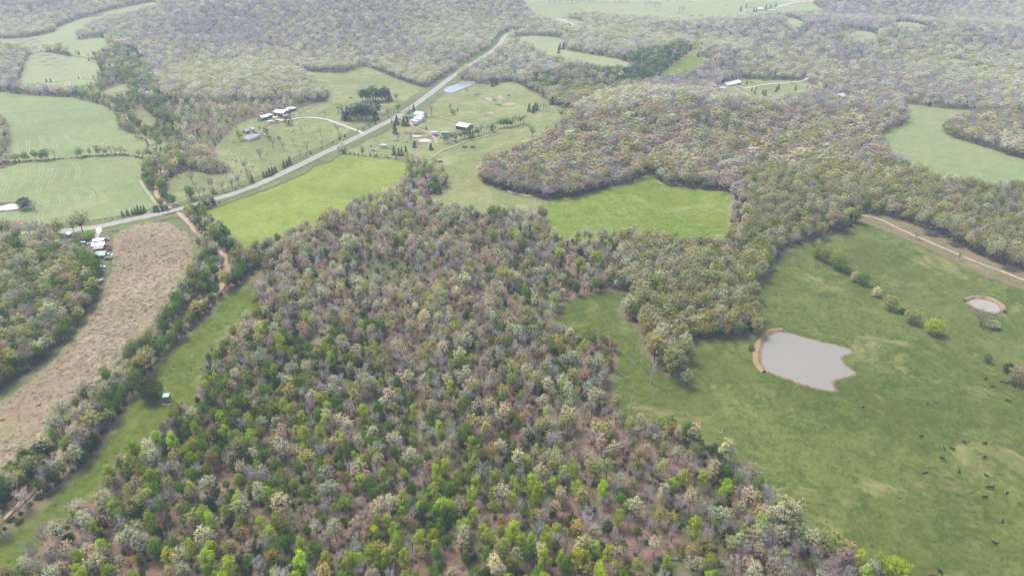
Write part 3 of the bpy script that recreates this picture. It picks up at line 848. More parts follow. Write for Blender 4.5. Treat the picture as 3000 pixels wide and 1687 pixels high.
def make_tree(kind, lod, seed):
    """-> wood geometry, crown geometry (height about 1 unit = 1 m at natural size)"""
    r = np.random.default_rng(seed)
    W, C = Geo(), Geo()
    near = lod == 0
    if kind == 'tall':                       # tall irregular crown, leafed from a quarter of the height
        h = 14.5
        tr = branch(r, (0, 0, -0.3), (0, 0, 1), h * 0.9, 0.4, 6, 0.03)
        W.tube(tr, np.linspace(0.24, 0.05, 7), 6 if near else 4)
        K = 26 if near else 13
        cs, ns = [], []
        lean = r.normal(size=2) * 0.5
        for i in range(K):
            t = min(1, max(0, (i + 0.5) / K + r.uniform(-.05, .05)))
            z = h * (0.22 + 0.72 * t)
            env = 3.5 * math.sin(math.pi * min(1, (t * 0.70 + 0.22))) ** 0.8
            a = i * 2.4 + r.uniform(-.7, .7)
            rr = env * r.uniform(0.25, 1.0)
            c = np.array((rr * math.cos(a) + lean[0] * t, rr * math.sin(a) + lean[1] * t, z))
            if near and i % 2 == 0:
                W.tube([(0, 0, z - 1.2), c * np.array((.6, .6, 1)) - (0, 0, .5), c], [0.07, 0.04, 0.02], 3)
            q, u = blob(r, 62 if near else 18, c, r.uniform(0.95, 1.75) * (1 if near else 1.25), 0.85)
            cs.append(q)
            ns.append(u + (0, 0, .5))
        C.add(*quads(np.vstack(cs), np.vstack(ns), 0.55 if near else 1.05, r))
    elif kind in ('oak', 'round'):           # spreading crown made of many domed clumps on limbs
        h = 13.5 if kind == 'oak' else 11.0
        th = h * (0.38 if kind == 'oak' else 0.22)
        rx, rz = (4.2, 4.4) if kind == 'oak' else (3.5, 4.2)
        tr = branch(r, (0, 0, -0.3), (0, 0, 1), th + 1.5, 0.3, 3, 0.05)
        W.tube(tr, np.linspace(0.30, 0.18, 4), 6 if near else 4)
        top = np.array(tr[-1])
        cz = h - rz
        asp = r.uniform(0.75, 1.2)
        K = (52 if kind == 'oak' else 44) if near else (17 if kind == 'oak' else 15)
        cs, ns = [], []
        for i in range(K):
            u = np.array((math.cos(i * 2.4), math.sin(i * 2.4), 0))
            zt = 1 - 1.75 * (i + 0.5) / K + r.uniform(-.12, .12)
            zt = max(-0.85, min(1, zt))
            s = math.sqrt(max(0, 1 - zt * zt))
            k = r.uniform(0.48, 1.16)
            c = np.array((u[0] * s * rx * asp * k, u[1] * s * rx / asp * k, cz + zt * rz * k))
            if near or i % 4 == 0:
                midp = top + (c - top) * 0.5 + (0, 0, -0.3)
                W.tube([top - (0, 0, 0.8), midp, c], [0.12 if near else 0.16, 0.06, 0.02], 3)
            if near:                         # bare twig sprays between the clumps
                for _ in range(5):
                    b = midp + (c - midp) * r.uniform(.3, 1)
                    W.tube([b, b + r.normal(size=3) * 0.9 + (0, 0, .35)], [0.03, 0.012], 3)
            rad = (r.uniform(0.75, 1.2) if kind == 'oak' else r.uniform(0.9, 1.4)) * (1 if near else 1.45)
            q, un = blob(r, (28 if kind == 'oak' else 31) if near else 17, c + (0, 0, 0.2), rad, 0.7)
            cs.append(q)
            gl = (q - np.array((0, 0, cz - 1.0))) / np.array((rx, rx, rz))
            gl /= np.linalg.norm(gl, axis=1, keepdims=True) + 1e-9
            ns.append(un * (0.7 if near else 0.3) + gl * (0.5 if near else 1.0) + (0, 0, .35))
        C.add(*quads(np.vstack(cs), np.vstack(ns), (0.48 if kind == 'oak' else 0.52) if near else 0.98, r))
    elif kind == 'bare':                     # leafless: crown is a spray of grey twigs
        h = 13.0
        tr = branch(r, (0, 0, -0.3), (0, 0, 1), h * 0.5, 0.3, 4, 0.06)
        W.tube(tr, np.linspace(0.24, 0.14, 5), 5)
        NL = 8 if near else 6
        tw = []
        for i in range(NL):
            a = i * 2.4 + r.uniform(-.4, .4)
            el = r.uniform(0.7, 1.35)
            b0 = np.array(tr[2]) + (np.array(tr[4]) - np.array(tr[2])) * (i / NL)
            lb = branch(r, b0, (math.cos(a) * math.cos(el), math.sin(a) * math.cos(el), math.sin(el)), h * r.uniform(.34, .5), 0.12, 4, 0.16)
            W.tube(lb, [0.11, .08, .055, .035, .015], 3)
            for j in range(7 if near else 5):
                q = lb[1 + j % 4] + (lb[min(4, 2 + j % 4)] - lb[1 + j % 4]) * r.uniform(0, 1)
                d = r.normal(size=3) * 0.8 + (lb[-1] - lb[0]) / np.linalg.norm(lb[-1] - lb[0]) + (0, 0, .25)
                sb = branch(r, q, d / np.linalg.norm(d), r.uniform(1.3, 2.5), 0.08, 3, 0.2)
                W.tube(sb, [0.045, .03, .02, .01], 3)
                for _ in range(15 if near else 6):
                    z = sb[r.integers(1, 4)]
                    tw.append((z, z + r.normal(size=3) * 0.6 + (0, 0, 0.55)))
        wd = 0.095 if near else 0.2
        tv, tf = [], []
        for a, b in tw:
            sd_ = np.cross(b - a, r.normal(size=3))
            sd_ /= np.linalg.norm(sd_) + 1e-9
            k = len(tv)
            tv += [a - sd_ * wd / 2, a + sd_ * wd / 2, b + sd_ * wd * .25, b - sd_ * wd * .25]
            tf.append((k, k + 1, k + 2, k + 3))
        C.add(tv, tf)
    elif kind == 'cedar':                    # dense dark cone to the ground
        h = 9.0
        W.tube([(0, 0, -0.3), (0, 0, h * .5), (0, 0, h * .93)], [0.17, 0.1, 0.02], 5)
        n = 1300 if near else 330
        t = r.uniform(0, 1, n) ** 1.35
        lay = 1 + 0.22 * np.sin(t * 46 + r.uniform(0, 6))
        a = r.uniform(0, 6.283, n)
        lob = 1 + 0.18 * np.sin(a * 5 + t * 9) + 0.1 * np.sin(a * 3 + 1)
        rad = 2.1 * (1 - t) ** 0.75 * lay * lob * r.uniform(0.55, 1.0, n) ** 0.5 + 0.08
        c = np.stack([rad * np.cos(a), rad * np.sin(a), 0.3 + t * (h - 0.3)], 1)
        nn = np.stack([np.cos(a), np.sin(a), np.full(n, 0.7)], 1) + r.normal(size=(n, 3)) * 0.5
        C.add(*quads(c, nn, 0.42 if near else 0.85, r))
    elif kind == 'bush':                     # open-grown: rounded crown reaching almost to the grass
        h = 9.5
        tr = branch(r, (0, 0, -0.3), (0, 0, 1), 4.0, 0.3, 3, 0.05)
        W.tube(tr, np.linspace(0.26, 0.14, 4), 6)
        cs, ns = [], []
        K = 60 if near else 18
        for i in range(K):
            zt = 1 - 1.86 * (i + .5) / K + r.uniform(-.1, .1)
            zt = max(-.9, min(1, zt))
            q = math.sqrt(1 - zt * zt)
            k = r.uniform(.62, 1.0)
            c = np.array((math.cos(i * 2.4) * q * 3.7 * k, math.sin(i * 2.4) * q * 3.7 * k, 5.0 + zt * 4.2 * k))
            W.tube([tr[-1] - np.array((0, 0, 1.5)), c], [0.07, .02], 3)
            u_, n_ = blob(r, 40 if near else 18, c, r.uniform(.8, 1.35) * (1 if near else 1.3), .85)
            cs.append(u_)
            ns.append(n_ + (0, 0, .35))
        C.add(*quads(np.vstack(cs), np.vstack(ns), 0.46 if near else 0.9, r))
    elif kind == 'shrub':
        for i in range(5):
            a = i * 1.3
            W.tube([(0, 0, -0.2), (0.5 * math.cos(a), 0.5 * math.sin(a), 0.8), (1.1 * math.cos(a), 1.1 * math.sin(a), 1.7)], [0.06, .04, .015], 3)
        cs, ns = [], []
        for i in range(12 if near else 7):
            a = r.uniform(0, 6.28)
            k = r.uniform(0, 1.35)
            c = np.array((k * math.cos(a), k * math.sin(a), r.uniform(0.5, 2.2) * (1 - 0.25 * k)))
            q, u = blob(r, 34 if near else 14, c, r.uniform(.55, .95), 0.8)
            cs.append(q)
            ns.append(u + (0, 0, .5))
        C.add(*quads(np.vstack(cs), np.vstack(ns), 0.42 if near else 0.75, r))
    elif kind == 'dead':                     # bleached snag with a few thick broken limbs
        h = 14.0
        tr = branch(r, (0, 0, -0.3), (0, 0, 1), h * .72, 0.3, 6, 0.05)
        W.tube(tr, np.linspace(0.34, 0.16, 7), 6)
        for i in range(6):
            a = i * 2.2 + r.uniform(-.5, .5)
            b0 = tr[3 + i % 4]
            lb = branch(r, b0, (math.cos(a) * .75, math.sin(a) * .75, .7), r.uniform(2.4, 5.5), 0.1, 4, 0.28)
            C.tube(lb, [0.17, .13, .10, .06, .03], 4)
            for _ in range(2):
                sb = branch(r, lb[2], (math.cos(a + r.normal()), math.sin(a + r.normal()), .6), r.uniform(.8, 2.4), 0.1, 3, .25)
                C.tube(sb, [.07, .05, .035, .015], 3)
    return W.arr(), C.arr()


def to_mesh(name, geo, mat, r):
    v, f = geo
    me = mesh_np(name, v, f, [mat])
    at = me.attributes.new('lv', 'FLOAT', 'FACE')
    at.data.foreach_set('value', r.uniform(0, 1, len(me.polygons)).astype(np.float32))
    return me


PROTO, PIDX = {}, {}
plib = bpy.data.collections.new('tree_library')      # holds source meshes for the instanced woods; not linked to the scene
NV = {'bush': 4, 'tall': 5, 'oak': 5, 'round': 4, 'bare': 5, 'cedar': 3, 'shrub': 3, 'dead': 3}
for kd, nv in NV.items():
    for lod in (0, 1):
        if kd == 'dead' and lod == 1:
            continue
        for vi in range(nv):
            seed = sum(map(ord, kd)) * 100 + lod * 17 + vi * 3
            (wv, wf), (cv, cf) = make_tree(kd, lod, seed)
            r = np.random.default_rng(seed)
            crown_m = M['deadwood'] if kd == 'dead' else M['leaf']
            wood_m = M['deadwood'] if kd == 'dead' else (M['dark bark'] if kd == 'cedar' else M['bark'])
            tm = to_mesh(f'{kd}_trunk', (wv, wf), wood_m, r)
            cm = to_mesh(f'{kd}_crown', (cv, cf), crown_m, r)
            jm = mesh_np(f'{kd}_all', np.vstack([wv, cv]), list(wf) + [tuple(int(q) + len(wv) for q in k) for k in cf], [wood_m, crown_m], [0] * len(wf) + [1] * len(cf))
            at = jm.attributes.new('lv', 'FLOAT', 'FACE')
            at.data.foreach_set('value', (r.uniform(0, 1, len(jm.polygons)) if lod == 0 else r.uniform(.25, .75, len(jm.polygons))).astype(np.float32))
            PROTO[kd, lod, vi] = (tm, cm)
            PIDX[kd, lod, vi] = len(PIDX)
            po = bpy.data.objects.new('p%03d_%s' % (PIDX[kd, lod, vi], kd), jm)
            plib.objects.link(po)

# ------------------------------------------------------------------ tree kinds: object name, shape, tint, size
KIND = {
    'lime':   ('lime_tree', 'tall', (0.37, 0.46, 0.022), (0.72, 1.12), 'lime-green tall leafy tree'),
    'ygreen': ('yellow_green_tree', 'round', (0.28, 0.315, 0.038), (0.75, 1.2), 'yellow-green leafy tree'),
    'green':  ('green_tree', 'round', (0.135, 0.238, 0.014), (0.65, 1.15), 'fresh green leafy tree'),
    'dkgreen': ('green_tree', 'round', (0.055, 0.098, 0.016), (0.6, 1.05), 'dark green bushy tree'),
    'cream':  ('budding_tree', 'oak', (0.47, 0.45, 0.27), (0.75, 1.2), 'pale cream budding oak'),
    'olive':  ('olive_tree_in_bud', 'oak', (0.37, 0.355, 0.105), (0.75, 1.2), 'olive-yellow budding oak'),
    'tan':    ('budding_tree', 'oak', (0.41, 0.31, 0.20), (0.65, 1.1), 'pinkish tan budding tree'),
    'rust':   ('budding_tree', 'oak', (0.50, 0.34, 0.11), (0.7, 1.05), 'rusty orange budding tree'),
    'bare':   ('bare_tree', 'bare', (0.340, 0.302, 0.282), (0.75, 1.2), 'leafless grey twiggy tree'),
    'cedar':  ('cedar_tree', 'cedar', (0.032, 0.058, 0.022), (0.55, 1.2), 'dark green cedar'),
    'pine':   ('pine_tree', 'round', (0.024, 0.048, 0.026), (0.9, 1.2), 'dark green pine'),
    'shrub':  ('shrub', 'shrub', (0.110, 0.185, 0.018), (0.7, 1.4), 'low green shrub'),
    'twig':   ('undergrowth', 'bare', (0.40, 0.31, 0.27), (0.26, 0.5), 'twiggy brush'),
    'sprout': ('undergrowth', 'oak', (0.40, 0.36, 0.20), (0.25, 0.42), 'budding sapling'),
    'dead':   ('dead_tree', 'dead', (0.4, 0.4, 0.4), (0.8, 1.1), 'bleached dead tree'),
}
for _k, _b in (('limebush', 'lime'), ('olivebush', 'olive'), ('tanbush', 'tan'), ('greenbush', 'green'), ('ygbush', 'ygreen'), ('darkbush', 'dkgreen'), ('creambush', 'cream')):
    KIND[_k] = (KIND[_b][0], 'bush') + KIND[_b][2:]
KIND['rustbush'] = ('budding_tree', 'bush', (0.33, 0.225, 0.125), (1, 1), 'rusty tree')
KIND['olivebush'] = ('budding_tree',) + KIND['olivebush'][1:]
KIND['olive'] = ('budding_tree',) + KIND['olive'][1:]
MIX = {
    'near': dict(lime=.11, ygreen=.09, green=.19, dkgreen=.08, cream=.15, olive=.08, tan=.05, rust=.012, bare=.28, cedar=.02),
    'mid': dict(lime=.05, ygreen=.07, green=.12, dkgreen=.04, cream=.22, olive=.08, tan=.09, bare=.38, cedar=.03),
    'left': dict(green=.32, dkgreen=.05, ygreen=.14, cream=.17, olive=.13, tan=.06, bare=.11, lime=.02),
    'creek': dict(green=.36, dkgreen=.15, ygreen=.15, cream=.10, olive=.08, bare=.16),
    'right': dict(olive=.31, cream=.24, green=.13, ygreen=.13, tan=.05, bare=.14),
    'grove': dict(olive=.40, cream=.34, green=.10, ygreen=.10, bare=.06),
    'ridge': dict(bare=.48, cream=.18, olive=.15, tan=.09, green=.06, cedar=.04),
    'far': dict(cream=.29, bare=.38, olive=.16, tan=.08, green=.06, cedar=.03),
    'hollow': dict(bare=.24, green=.22, dkgreen=.16, cedar=.20, cream=.10, olive=.08),
}
ZTEXT = {'near': 'in the open wood beside the pond pasture', 'mid': 'in the leaf-littered wood below the bright hayfield', 'left': 'in the dense wood beside the brown field',
         'creek': 'crowding the gravel creek banks', 'right': 'in the dense wood behind the dirt track', 'grove': 'in the grove between meadow notch and large pond',
         'ridge': 'on the wooded ridge behind the valley hayfield', 'far': 'in the hazy far woods', 'hollow': 'in the wooded hollow behind the farm pasture'}

# ------------------------------------------------------------------ hand-placed trees: photo base point, kind, height scale, label
HAND = []


def T(px, py, kind, sc, label, group=None, sx=1.0):
    HAND.append((px, py, kind, sc, label, group, sx))


T(2392, 757, 'ygbush', .85, 'smaller yellow-green tree leading the pasture tree row')
T(2416, 768, 'ygbush', 1.05, 'broad yellow-green tree second in the pasture tree row')
T(2448, 788, 'ygbush', 1.35, 'tallest olive-green tree of the pasture tree row')
T(2479, 802, 'greenbush', .6, 'small green tree under the tallest row tree')
T(2503, 826, 'tanbush', .8, 'pinkish half-bare tree in the pasture tree row')
T(2524, 835, 'greenbush', .95, 'round green tree closing the pasture tree row')
T(2565, 870, 'creambush', .7, 'small pale tree alone past the pasture row')
T(2604, 908, 'olivebush', 1.1, 'olive budding tree on the pasture fence line')
T(2640, 922, 'darkbush', .5, 'small dark bush beside the round tan tree')
T(2669, 947, 'olivebush', 1.05, 'round tan-olive tree above the lime tree', None, 1.1)
T(2733, 980, 'limebush', 1.0, 'round lime-green tree alone in the pasture', None, 1.25)
T(2872, 956, 'bare', .8, 'wide pale grey tree at the small pond', None, 1.6)
T(2905, 962, 'creambush', .5, 'low pale blossoming tree at the small pond', None, 1.8)
T(2889, 1062, 'greenbush', .55, 'small green tree on the lower fence line')
T(2949, 1092, 'darkbush', .65, 'dark green tree beside the round rusty tree')
T(2984, 1126, 'rustbush', 1.1, 'round rusty-tan tree sheltering the cattle', None, 1.2)
T(1855, 1083, 'dead', .95, 'thin grey snag in the scrubby pasture corner', None, .8)
T(1906, 1126, 'dead', 1.25, 'forked white dead tree in the scrubby pasture corner')
T(1911, 1184, 'dead', .85, 'slender broken snag below the forked dead tree', None, .75)
T(1849, 1208, 'dead', .8, 'leaning grey snag at the wood edge', None, .8)
T(2008, 1133, 'cream', .72, 'slim pale oak alone below the grove')
T(1916, 1062, 'olive', 1.25, 'tall olive oak at the tip of the grove')
T(1966, 1104, 'olive', 1.25, 'large grey-olive oak at the corner of the grove', None, 1.15)
T(1940, 1030, 'cream', 1.15, 'pale cream oak inside the tip of the grove')
T(2211, 986, 'olive', .9, 'olive tree at the end of the clay dam')
T(2199, 1027, 'greenbush', .42, 'small bright bush below the clay dam')
T(2681, 701, 'bare', .5, 'small bare tree beside the bend of the dirt track')
T(2774, 753, 'dead', .62, 'leaning dark snag between track and pasture')
T(2809, 763, 'bare', .55, 'thin bare tree between dirt track and pasture')
T(2897, 806, 'dead', .8, 'white dead tree at the pasture fence by the track')
T(2503, 654, 'ygreen', 1.2, 'bright green tree at the pasture corner by the track')
T(2486, 664, 'cedar', 1.1, 'dark cedar at the pasture corner')
T(2466, 680, 'green', 1.1, 'green tree beside the corner cedar')
T(2440, 676, 'tan', 1.1, 'pinkish round tree at the pasture corner')
T(2262, 1488, 'dead', .9, 'grey dead tree leaning out of the wood edge')
T(2291, 1558, 'cream', 1.15, 'pale cream tree standing out at the wood edge', None, 1.1)
T(2364, 1584, 'dead', .7, 'dark broken snag in the pasture by the wood')
T(2620, 1695, 'limebush', .9, 'bright lime treetop at the pasture below the wood', None, 1.4)
T(446, 1168, 'darkbush', 1.15, 'large round dark green tree beside the hunting blind', None, 1.2)
T(76, 613, 'darkbush', 1.1, 'dark green tree at the tracked-field pond', None, 1.2)
T(103, 618, 'bare', .7, 'leaning bare tree beside the tracked-field pond')
T(218, 686, 'bare', 1.0, 'bare tree in front of the highway by the trailers')
T(245, 688, 'olive', 1.25, 'large olive tree in front of the highway')
T(266, 703, 'limebush', .8, 'bright green tree beside the gravel yard drive', None, 1.5)
for q in ((12, 699), (40, 702), (66, 703), (96, 701), (122, 698), (150, 697), (180, 694)):
    T(q[0], q[1], random.choice(['bare', 'cream', 'tan', 'olive']), random.uniform(.9, 1.15), 'tall thin tree in the row along the highway verge', 'row of trees along the highway')
for q in ((361, 636), (376, 634), (390, 631), (399, 630), (408, 628), (417, 627), (425, 625), (454, 623), (463, 623), (478, 621)):
    T(q[0], q[1], 'cedar', random.uniform(.55, .8), 'dark cedar in the row beside the highway bridge', 'cedars along the highway')
T(490, 618, 'ygreen', .5, 'small yellow-green tree at the bridge')
for q in ((521, 520), (565, 538), (615, 551), (623, 555), (655, 563), (682, 555), (700, 545), (731, 537), (600, 575), (585, 580)):
    T(q[0], q[1], 'bare', random.uniform(.7, 1.0), 'bare tree scattered in the barn pasture by the highway', 'bare trees in the barn pasture')
T(562, 587, 'green', 1.0, 'tall green tree at the highway fence')
T(555, 577, 'cream', .8, 'pale tree beside the tall green fence tree')
T(626, 570, 'ygbush', .55, 'low yellow-green bush above the highway')
T(627, 599, 'cedar', .75, 'lone cedar on the hayfield side of the highway')
for q in ((774, 521), (783, 520), (792, 518), (800, 513), (808, 507), (833, 494), (842, 489), (850, 484), (740, 535)):
    T(q[0], q[1], 'cedar', random.uniform(.6, .95), 'dark cedar in a clump above the highway verge', 'cedar clumps above the highway')
for q in ((802, 436), (765, 467), (760, 462), (881, 461), (900, 446), (884, 392), (939, 398), (992, 391), (1000, 420), (830, 440), (720, 500), (860, 425)):
    T(q[0], q[1], 'bare', random.uniform(.7, 1.1), 'small bare tree dotted over the barn pasture', 'small bare trees near the house')
for q in ((1009, 451), (1038, 454), (1050, 455), (1085, 459), (1099, 461), (1105, 461), (1129, 462), (1136, 465), (1161, 468)):
    T(q[0], q[1], 'cedar', random.uniform(.28, .45), 'little cedar on the fence line atop the hayfield', 'little cedars along the hayfield fence')
for q in ((1155, 455), (1169, 458), (1178, 457), (1190, 452)):
    T(q[0], q[1], 'cedar', random.uniform(.8, 1.0), 'tall dark cedar behind the hayfield fence', 'cedars behind the hayfield fence')
T(1163, 366, 'cedar', 1.15, 'tall cedar where the farm lane meets the highway')
T(1184, 370, 'cedar', .95, 'broad cedar beside the farm lane', None, 1.4)
T(1194, 370, 'cedar', .9, 'second cedar beside the farm lane', None, 1.3)
T(1158, 392, 'cedar', 1.2, 'lone tall cedar above the twin ponds')
T(1148, 363, 'cedar', .5, 'small cedar on the highway verge near the lane')
T(1213, 328, 'cedar', .95, 'dark cedar behind the green-roofed house')
T(1215, 433, 'cedar', .7, 'bushy cedar below the twin ponds', None, 1.5)
T(1263, 440, 'cedar', .7, 'cedar below the lower twin pond', None, 1.3)
T(1249, 380, 'cedar', .5, 'small cedar in the middle of the farmyard')
T(1200, 346, 'green', 1.0, 'large green tree in front of the green-roofed house', None, 1.2)
T(1167, 331, 'green', 1.0, 'green tree across the highway from the farmhouse')
T(1250, 344, 'bare', 1.05, 'bare tree right behind the farm shop')
T(1265, 342, 'bare', 1.1, 'taller bare tree behind the farm shop')
T(1204, 420, 'bare', 1.0, 'bare tree beside the upper twin pond')
T(1327, 337, 'greenbush', .75, 'round green bush in the farm pasture', None, 1.2)
T(1341, 327, 'cedar', .5, 'small cedar above the round pasture bush')
T(1319, 315, 'cedar', .5, 'small dark cedar in the open farm pasture')
T(1368, 280, 'bare', .8, 'bare tree below the blue pond')
T(1442, 254, 'cedar', 1.0, 'dark cedar at the wood edge past the blue pond', None, 1.3)
T(1454, 250, 'cedar', 1.0, 'second dark cedar at the wood edge past the blue pond', None, 1.3)
T(1403, 256, 'bare', .95, 'bare tree right beside the blue pond')
T(1559, 400, 'green', .9, 'dark green tree at the tip of the ridge wood')
T(1646, 352, 'green', 1.2, 'bright green tree at the ridge wood edge')
for q in ((1550, 328), (1562, 332), (1574, 323), (1568, 326)):
    T(q[0], q[1], 'cedar', random.uniform(.9, 1.15), 'dark cedar in the clump across the farm pasture', 'cedar clump across the farm pasture')
for q in ((1583, 328), (1600, 327), (1592, 324), (1610, 322)):
    T(q[0], q[1], 'bare', random.uniform(.8, 1.0), 'bare tree beside the far pasture cedars', 'bare trees across the farm pasture')
for i in range(34):
    t = i / 33
    q = np.array([(1300, 421), (1345, 412), (1395, 402), (1440, 388), (1478, 374), (1536, 366)])
    s = t * 5
    k = min(4, int(s))
    p_ = q[k] + (q[k + 1] - q[k]) * (s - k) + (random.uniform(-5, 5), random.uniform(-5, 4))
    T(p_[0], p_[1], random.choice(['green', 'dkgreen', 'bare', 'bare', 'cream', 'cedar']), random.uniform(.6, 1.0), 'tree in the thick hedgerow along the pasture creek', 'hedgerow along the pasture creek')
# dark pine clumps in the barn pasture
for i in range(12):
    T(1062 + i * 7 + random.uniform(-4, 4), 297 + random.uniform(-5, 4), random.choice(['pine', 'pine', 'cedar']) if i > 4 else random.choice(['bare', 'green', 'pine']), random.uniform(1.1, 1.6), 'dark conifer in the upper clump of the barn pasture', 'upper conifer clump', 1.3)
for i in range(20):
    T(1008 + (i % 10) * 10.5 + random.uniform(-4, 4), 338 + (i // 10) * 14 + random.uniform(-4, 4), random.choice(['pine', 'pine', 'cedar']) if i % 6 else 'bare', random.uniform(.95, 1.4), 'dark conifer in the lower clump of the barn pasture', 'lower conifer clump', 1.3)
T(1161, 294, 'green', .8, 'small green tree beside the upper conifer clump')
T(992, 330, 'green', .9, 'grey-green tree beside the lower conifer clump')
T(1137, 345, 'tan', .9, 'pale pinkish tree near the highway bend')
T(846, 366, 'darkbush', 1.0, 'round blue-green tree in front of the red barn', None, 1.35)
T(782, 400, 'green', .95, 'green tree beside the hip-roofed house')
T(818, 411, 'darkbush', .45, 'dark bush below the hip-roofed house')
T(790, 412, 'darkbush', .5, 'low bush near the hip-roofed house')
T(760, 376, 'limebush', .4, 'small lime tree between house and barns', None, 1.4)
T(704, 413, 'green', 1.0, 'green tree at the gable of the hip-roofed house')
for q, s in (((2202, 269), .55), ((2210, 277), .6), ((2234, 277), .7), ((2241, 283), .9), ((2215, 263), .5), ((2273, 271), .8), ((2280, 265), .9), ((2330, 266), .75), ((2364, 266), .7), ((2187, 249), .7), ((2102, 261), .8)):
    T(q[0], q[1], 'cedar', s, 'dark cedar dotted over the hilltop house clearing', 'cedars in the hilltop clearing')
T(2318, 246, 'green', 1.05, 'green tree standing over the hilltop drive')
for q in ((2478, 108), (2490, 112), (2503, 106)):
    T(q[0], q[1], 'tan', 1.1, 'pale spreading tree in the far wood clearing', 'trees in the far clearing')
for q in ((1640, 147), (1636, 158), (1650, 146)):
    T(q[0], q[1], 'cedar', 1.2, 'dark cedar standing in the long far meadow', 'cedars in the far meadow')
for i in range(26):
    T(1612 + i * 9 + random.uniform(-3, 3), 13 - i * 0.25 + random.uniform(-2, 2), random.choice(['bare', 'cream', 'bare']), random.uniform(1.0, 1.3), 'bare tree in the far plateau tree line', 'far plateau tree line')
for i in range(7):
    T(1890 + i * 7.5, 22 + random.uniform(-2, 2), 'bare', random.uniform(1.0, 1.3), 'tall bare tree in the short far plateau row', 'short far plateau row')
for q in ((1990, 39), (2000, 41)):
    T(q[0], q[1], 'cream', 1.2, 'rounded tree alone on the far plateau field', 'lone plateau trees')
for q in ((2170, 34), (2186, 24), (2208, 37), (2216, 36), (2244, 27), (2257, 26), (2272, 22)):
    T(q[0], q[1], 'cedar', 1.1, 'dark tree among the far plateau farm buildings', 'trees at the far plateau farm')


for i in range(70):
    q = (random.uniform(650, 1120), random.uniform(330, 520))
    T(q[0], q[1], random.choice(['shrub', 'shrub', 'shrub', 'bare']), random.uniform(.25, .7), 'little bush dotted over the barn pasture', 'little bushes in the barn pasture')
_bp = np.array(FIELDS['barn_pasture'][1])
HAND[:] = [q for q in HAND if q[5] != 'little bushes in the barn pasture' or in_poly([(q[0], q[1])], _bp)[0]]


def hedge(px, kinds, step, sc, label, group, wob=1.5):
    p = path_px(px, step)
    pr, _ = project(np.c_[p, H(p[:, 0], p[:, 1])])
    for q in pr:
        if random.random() < 0.88:
            T(q[0] + random.uniform(-wob, wob), q[1] + random.uniform(-1, 1), random.choice(kinds), random.uniform(*sc), label, group)


hedge([(-60, 476), (20, 478), (58, 473), (130, 471), (190, 467)], ['green', 'green', 'bare', 'shrub', 'shrub', 'shrub', 'shrub', 'cream'], 2.3, (.5, 1.0), 'tree in the hedge above the tracked field', 'hedge above the tracked field')
hedge([(222, 464), (262, 459), (310, 456), (350, 453), (408, 462), (440, 470)], ['green', 'bare', 'shrub', 'shrub', 'shrub', 'shrub', 'cream', 'ygreen'], 2.3, (.5, 1.0), 'tree in the hedge past the field gateway', 'hedge past the gateway')
hedge([(-60, 266), (0, 270), (41, 275), (128, 284), (204, 284), (240, 292)], ['green', 'bare', 'cream', 'dkgreen', 'shrub'], 6, (.7, 1.1), 'tree in the hedge above the wide pale field', 'hedge above the wide pale field')
hedge([(67, 249), (180, 238), (306, 225)], ['cedar', 'shrub', 'shrub'], 5.5, (.4, .6), 'small dark bush in the thin far hedge', 'thin far hedge')
hedge([(99, 150), (163, 156), (204, 166), (277, 172), (300, 176)], ['cedar', 'bare', 'shrub', 'bare', 'dkgreen'], 7, (.6, .9), 'tree in the hedge above the square field', 'hedge above the square field')
hedge([(240, 656), (300, 648), (380, 634)], ['shrub'], 4, (.3, .5), 'low bush along the tracked-field fence', 'bushes along the field fence')
hedge([(640, 596), (720, 567), (800, 533), (880, 496), (960, 456)], ['shrub'], 6.5, (.3, .55), 'low bush on the hayfield fence by the highway', 'bushes on the hayfield fence')
hedge([(880, 468), (960, 428), (1040, 390), (1110, 362)], ['shrub', 'cedar'], 9, (.25, .5), 'low bush along the upper highway verge', 'bushes along the upper verge')

_cp, _ = project(np.c_[creek, H(creek[:, 0], creek[:, 1])])
for (cx_, cy_), q in zip(_cp, creek):
    if not 175 < cy_ < 605 or random.random() < 0.25:
        continue
    gap = (380 < cy_ < 392) or (283 < cy_ < 296 and cx_ < 300) or (542 < cy_ < 606)
    for side in (-1, 1):
        if gap and side == -1:
            continue
        of = random.uniform(3.5, 9.0)
        q2 = (q[0] + random.uniform(-5, 5), q[1] + side * of)
        pj, _ = project(np.array([[q2[0], q2[1], float(H(*q2))]]))
        if random.random() < .62:
            T(pj[0, 0], pj[0, 1], random.choice(['green', 'dkgreen', 'bare', 'bare', 'cream', 'shrub', 'cedar', 'ygreen']), random.uniform(.45, .95), 'tree lining the upper creek above the bridge', 'trees along the upper creek')

# ------------------------------------------------------------------ scatter the woods
EXCL_PX = [np.array(chaikin(v[1], 1)) for k, v in FIELDS.items()] + [np.array(v) for v in POND_PX.values()]
BUILD_CLEAR = []         # (x, y, radius)
for q, rr in (((2463, 294), 14), ((2150, 250), 18), ((740, 408), 14), ((815, 345), 14), ((1225, 350), 14), ((1352, 376), 12), ((290, 725), 10), ((295, 752), 8), ((2226, 30), 20), ((200, 696), 6), ((250, 716), 6)):
    c = P(*q)
    BUILD_CLEAR.append((c[0], c[1], rr))


